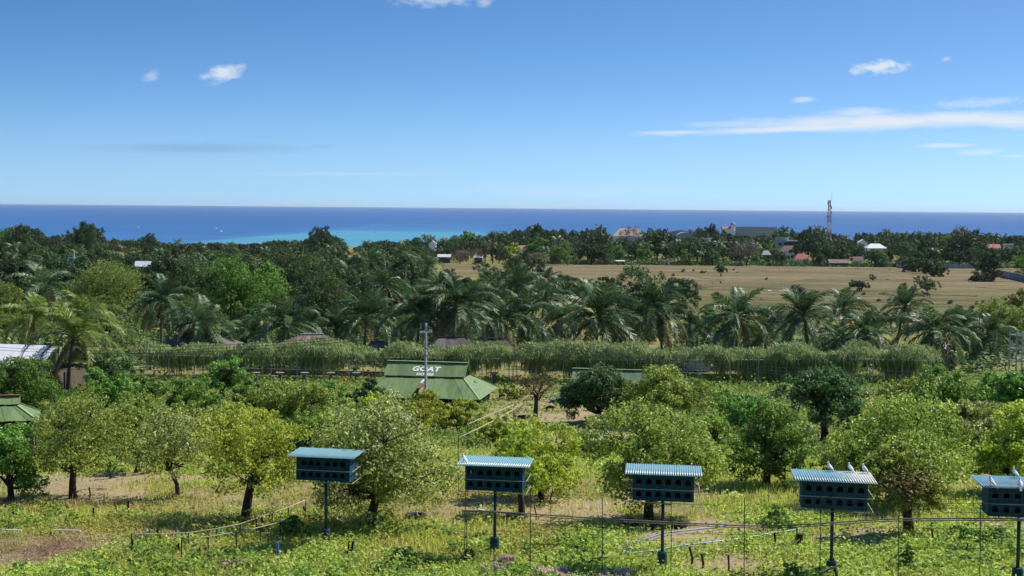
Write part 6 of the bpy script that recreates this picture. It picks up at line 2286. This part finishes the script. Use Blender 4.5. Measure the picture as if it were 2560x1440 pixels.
# ------------------------------------------------------------------ animals
def quadruped(name, label, cat, loc, rz, k, mat, horns=True, graze=False):
    """body in one skin: spine, neck, head, tail and four jointed legs; k = length scale (1 = 1 m body)"""
    hd = .50 if graze else .98
    v = [(-.46, 0, .66), (-.15, 0, .64), (.18, 0, .65), (.40, 0, .70), (.56, 0, .84 if not graze else .62), (.66, 0, hd), (.82, 0, hd - .07),
         (-.58, 0, .58), (-.62, 0, .42)]
    rad = [(.15, .16), (.17, .19), (.16, .18), (.13, .16), (.075, .085), (.075, .075), (.035, .04), (.025, .025), (.015, .015)]
    e = [(0, 1), (1, 2), (2, 3), (3, 4), (4, 5), (5, 6), (0, 7), (7, 8)]
    for s in (-1, 1):
        b = len(v)
        v += [(-.44, s * .11, .50), (-.36, s * .12, .40), (-.48, s * .12, .24), (-.46, s * .12, .02)]
        rad += [(.085, .085), (.05, .05), (.032, .032), (.034, .034)]
        e += [(0, b), (b, b + 1), (b + 1, b + 2), (b + 2, b + 3)]
        b = len(v)
        v += [(.36, s * .10, .48), (.37, s * .11, .26), (.36, s * .11, .02)]
        rad += [(.07, .07), (.034, .034), (.034, .034)]
        e += [(3, b), (b, b + 1), (b + 1, b + 2)]
        b = len(v)
        v += [(.62, s * .12, hd + .05)]
        rad += [(.02, .03)]
        e += [(5, b)]
    me = bpy.data.meshes.new('body')
    me.from_pydata([tuple(np.array(p) * k) for p in v], e, [])
    me.materials.append(mat)
    t = thing(name, label, cat, loc, rz)
    o = obj('body', me, t)
    o.modifiers.new('skin', 'SKIN')
    for i, sv in enumerate(me.skin_vertices[0].data):
        sv.radius = (rad[i][0] * k, rad[i][1] * k)
        sv.use_root = (i == 1)
    o.modifiers.new('sub', 'SUBSURF').levels = 1
    o.modifiers['sub'].render_levels = 1
    if horns:
        for s in (-1, 1):
            MB().tube(np.array([(.64, s * .04, hd + .06), (.60, s * .06, hd + .15), (.53, s * .07, hd + .18)]) * k, np.array([.018, .014, .005]) * k, 5).build('horn', M['concrete_dark'], t)
    return t


quadruped('goat', 'tan goat standing on bare soil before the second goat house', 'goat', G(1427, 1047), R(178), .62, M['goat'])
quadruped('goat', 'dark goat in the shade of the second goat house', 'goat', G(1375, 1030), R(20), .6, M['cow'], graze=True)
quadruped('cow', 'black cow standing under the umbrella-shaped tree', 'cow', G(2149, 731), R(15), 1.5, M['cow'])
quadruped('cow', 'brown cow at the foot of the pale open field tree', 'cow', G(2316, 745), R(175), 1.6, M['cow_brown'])
for i, (px, py) in enumerate(((1923, 734), (1952, 736))):
    quadruped('goat', ['left', 'right'][i] + ' one of two white animals in the near field behind the palms', 'goat', G(px, py), R(30 + 150 * i), 1.1, M['pigeon'], False, True)


# ------------------------------------------------------------------ boats on the sea
for i, (px, py, L) in enumerate(((290, 561, 6), (325, 567, 5), (345, 569, 5), (553, 579, 6), (541, 572, 4), (945, 575, 5), (937, 581, 4), (2125, 564, 6))):
    d = ray(px, py)
    D = -CAMZ / d[2]
    lab = ordn(i) + ' tiny white boat from the left on the sea'
    order = [290, 325, 345, 541, 553, 937, 945, 2125].index(px)
    t = thing('outrigger_boat', ordn(order) + ' tiny white boat from the left on the sea', 'boat', (d[0] * D, D, 0), R(20 * i), 'boats on the sea')
    x = np.linspace(-1, 1, 9)
    hw = (1 - x ** 2) * L * .07 + .05
    V = []
    for q, w_ in zip(x, hw):
        zt = 1.0 + .9 * q ** 4
        V += [(q * L / 2, -w_, zt), (q * L / 2, w_, zt), (q * L / 2, w_ * .5, -.3), (q * L / 2, -w_ * .5, -.3)]
    Q = [(a * 4 + b, a * 4 + (b + 1) % 4, a * 4 + 4 + (b + 1) % 4, a * 4 + 4 + b) for a in range(8) for b in range(4)]
    MB().add(V, Q).build('hull', M['white_paint'], t)
    MB().box((-.5, 0, 2.0), (L * .35, L * .12, .12)).box((-.5, 0, 1.5), (L * .25, L * .09, 1.0)).build('cabin', M['white_paint'], t)
    for s in (-1, 1):
        MB().tube([(-L * .35, s * L * .28, .25), (L * .35, s * L * .28, .25)], .12, 5).build('outrigger', M['bamboo_pale'], t)
    MB().bar((L * .15, -L * .28, .9), (L * .15, L * .28, .9), .1).bar((-L * .2, -L * .28, .9), (-L * .2, L * .28, .9), .1).build('outrigger_arm', M['bamboo_pale'], t)


# ------------------------------------------------------------------ sea air
def haze():
    m = bpy.data.materials.new('sea_haze')
    m.use_nodes = True
    t = m.node_tree
    t.nodes.clear()
    out = t.nodes.new('ShaderNodeOutputMaterial')
    v = t.nodes.new('ShaderNodeVolumePrincipled')
    v.inputs['Color'].default_value = (.80, .90, 1.0, 1)
    v.inputs['Density'].default_value = HAZE
    v.inputs['Anisotropy'].default_value = .2
    t.links.new(v.outputs[0], out.inputs['Volume'])
    o = MB().box((0, 21500, 6.5), (61000, 43600, 157)).build('haze', m)
    tag(o, 'thin sea haze filling the air', 'haze', kind='stuff')


HAZE = 2.0e-5
haze()
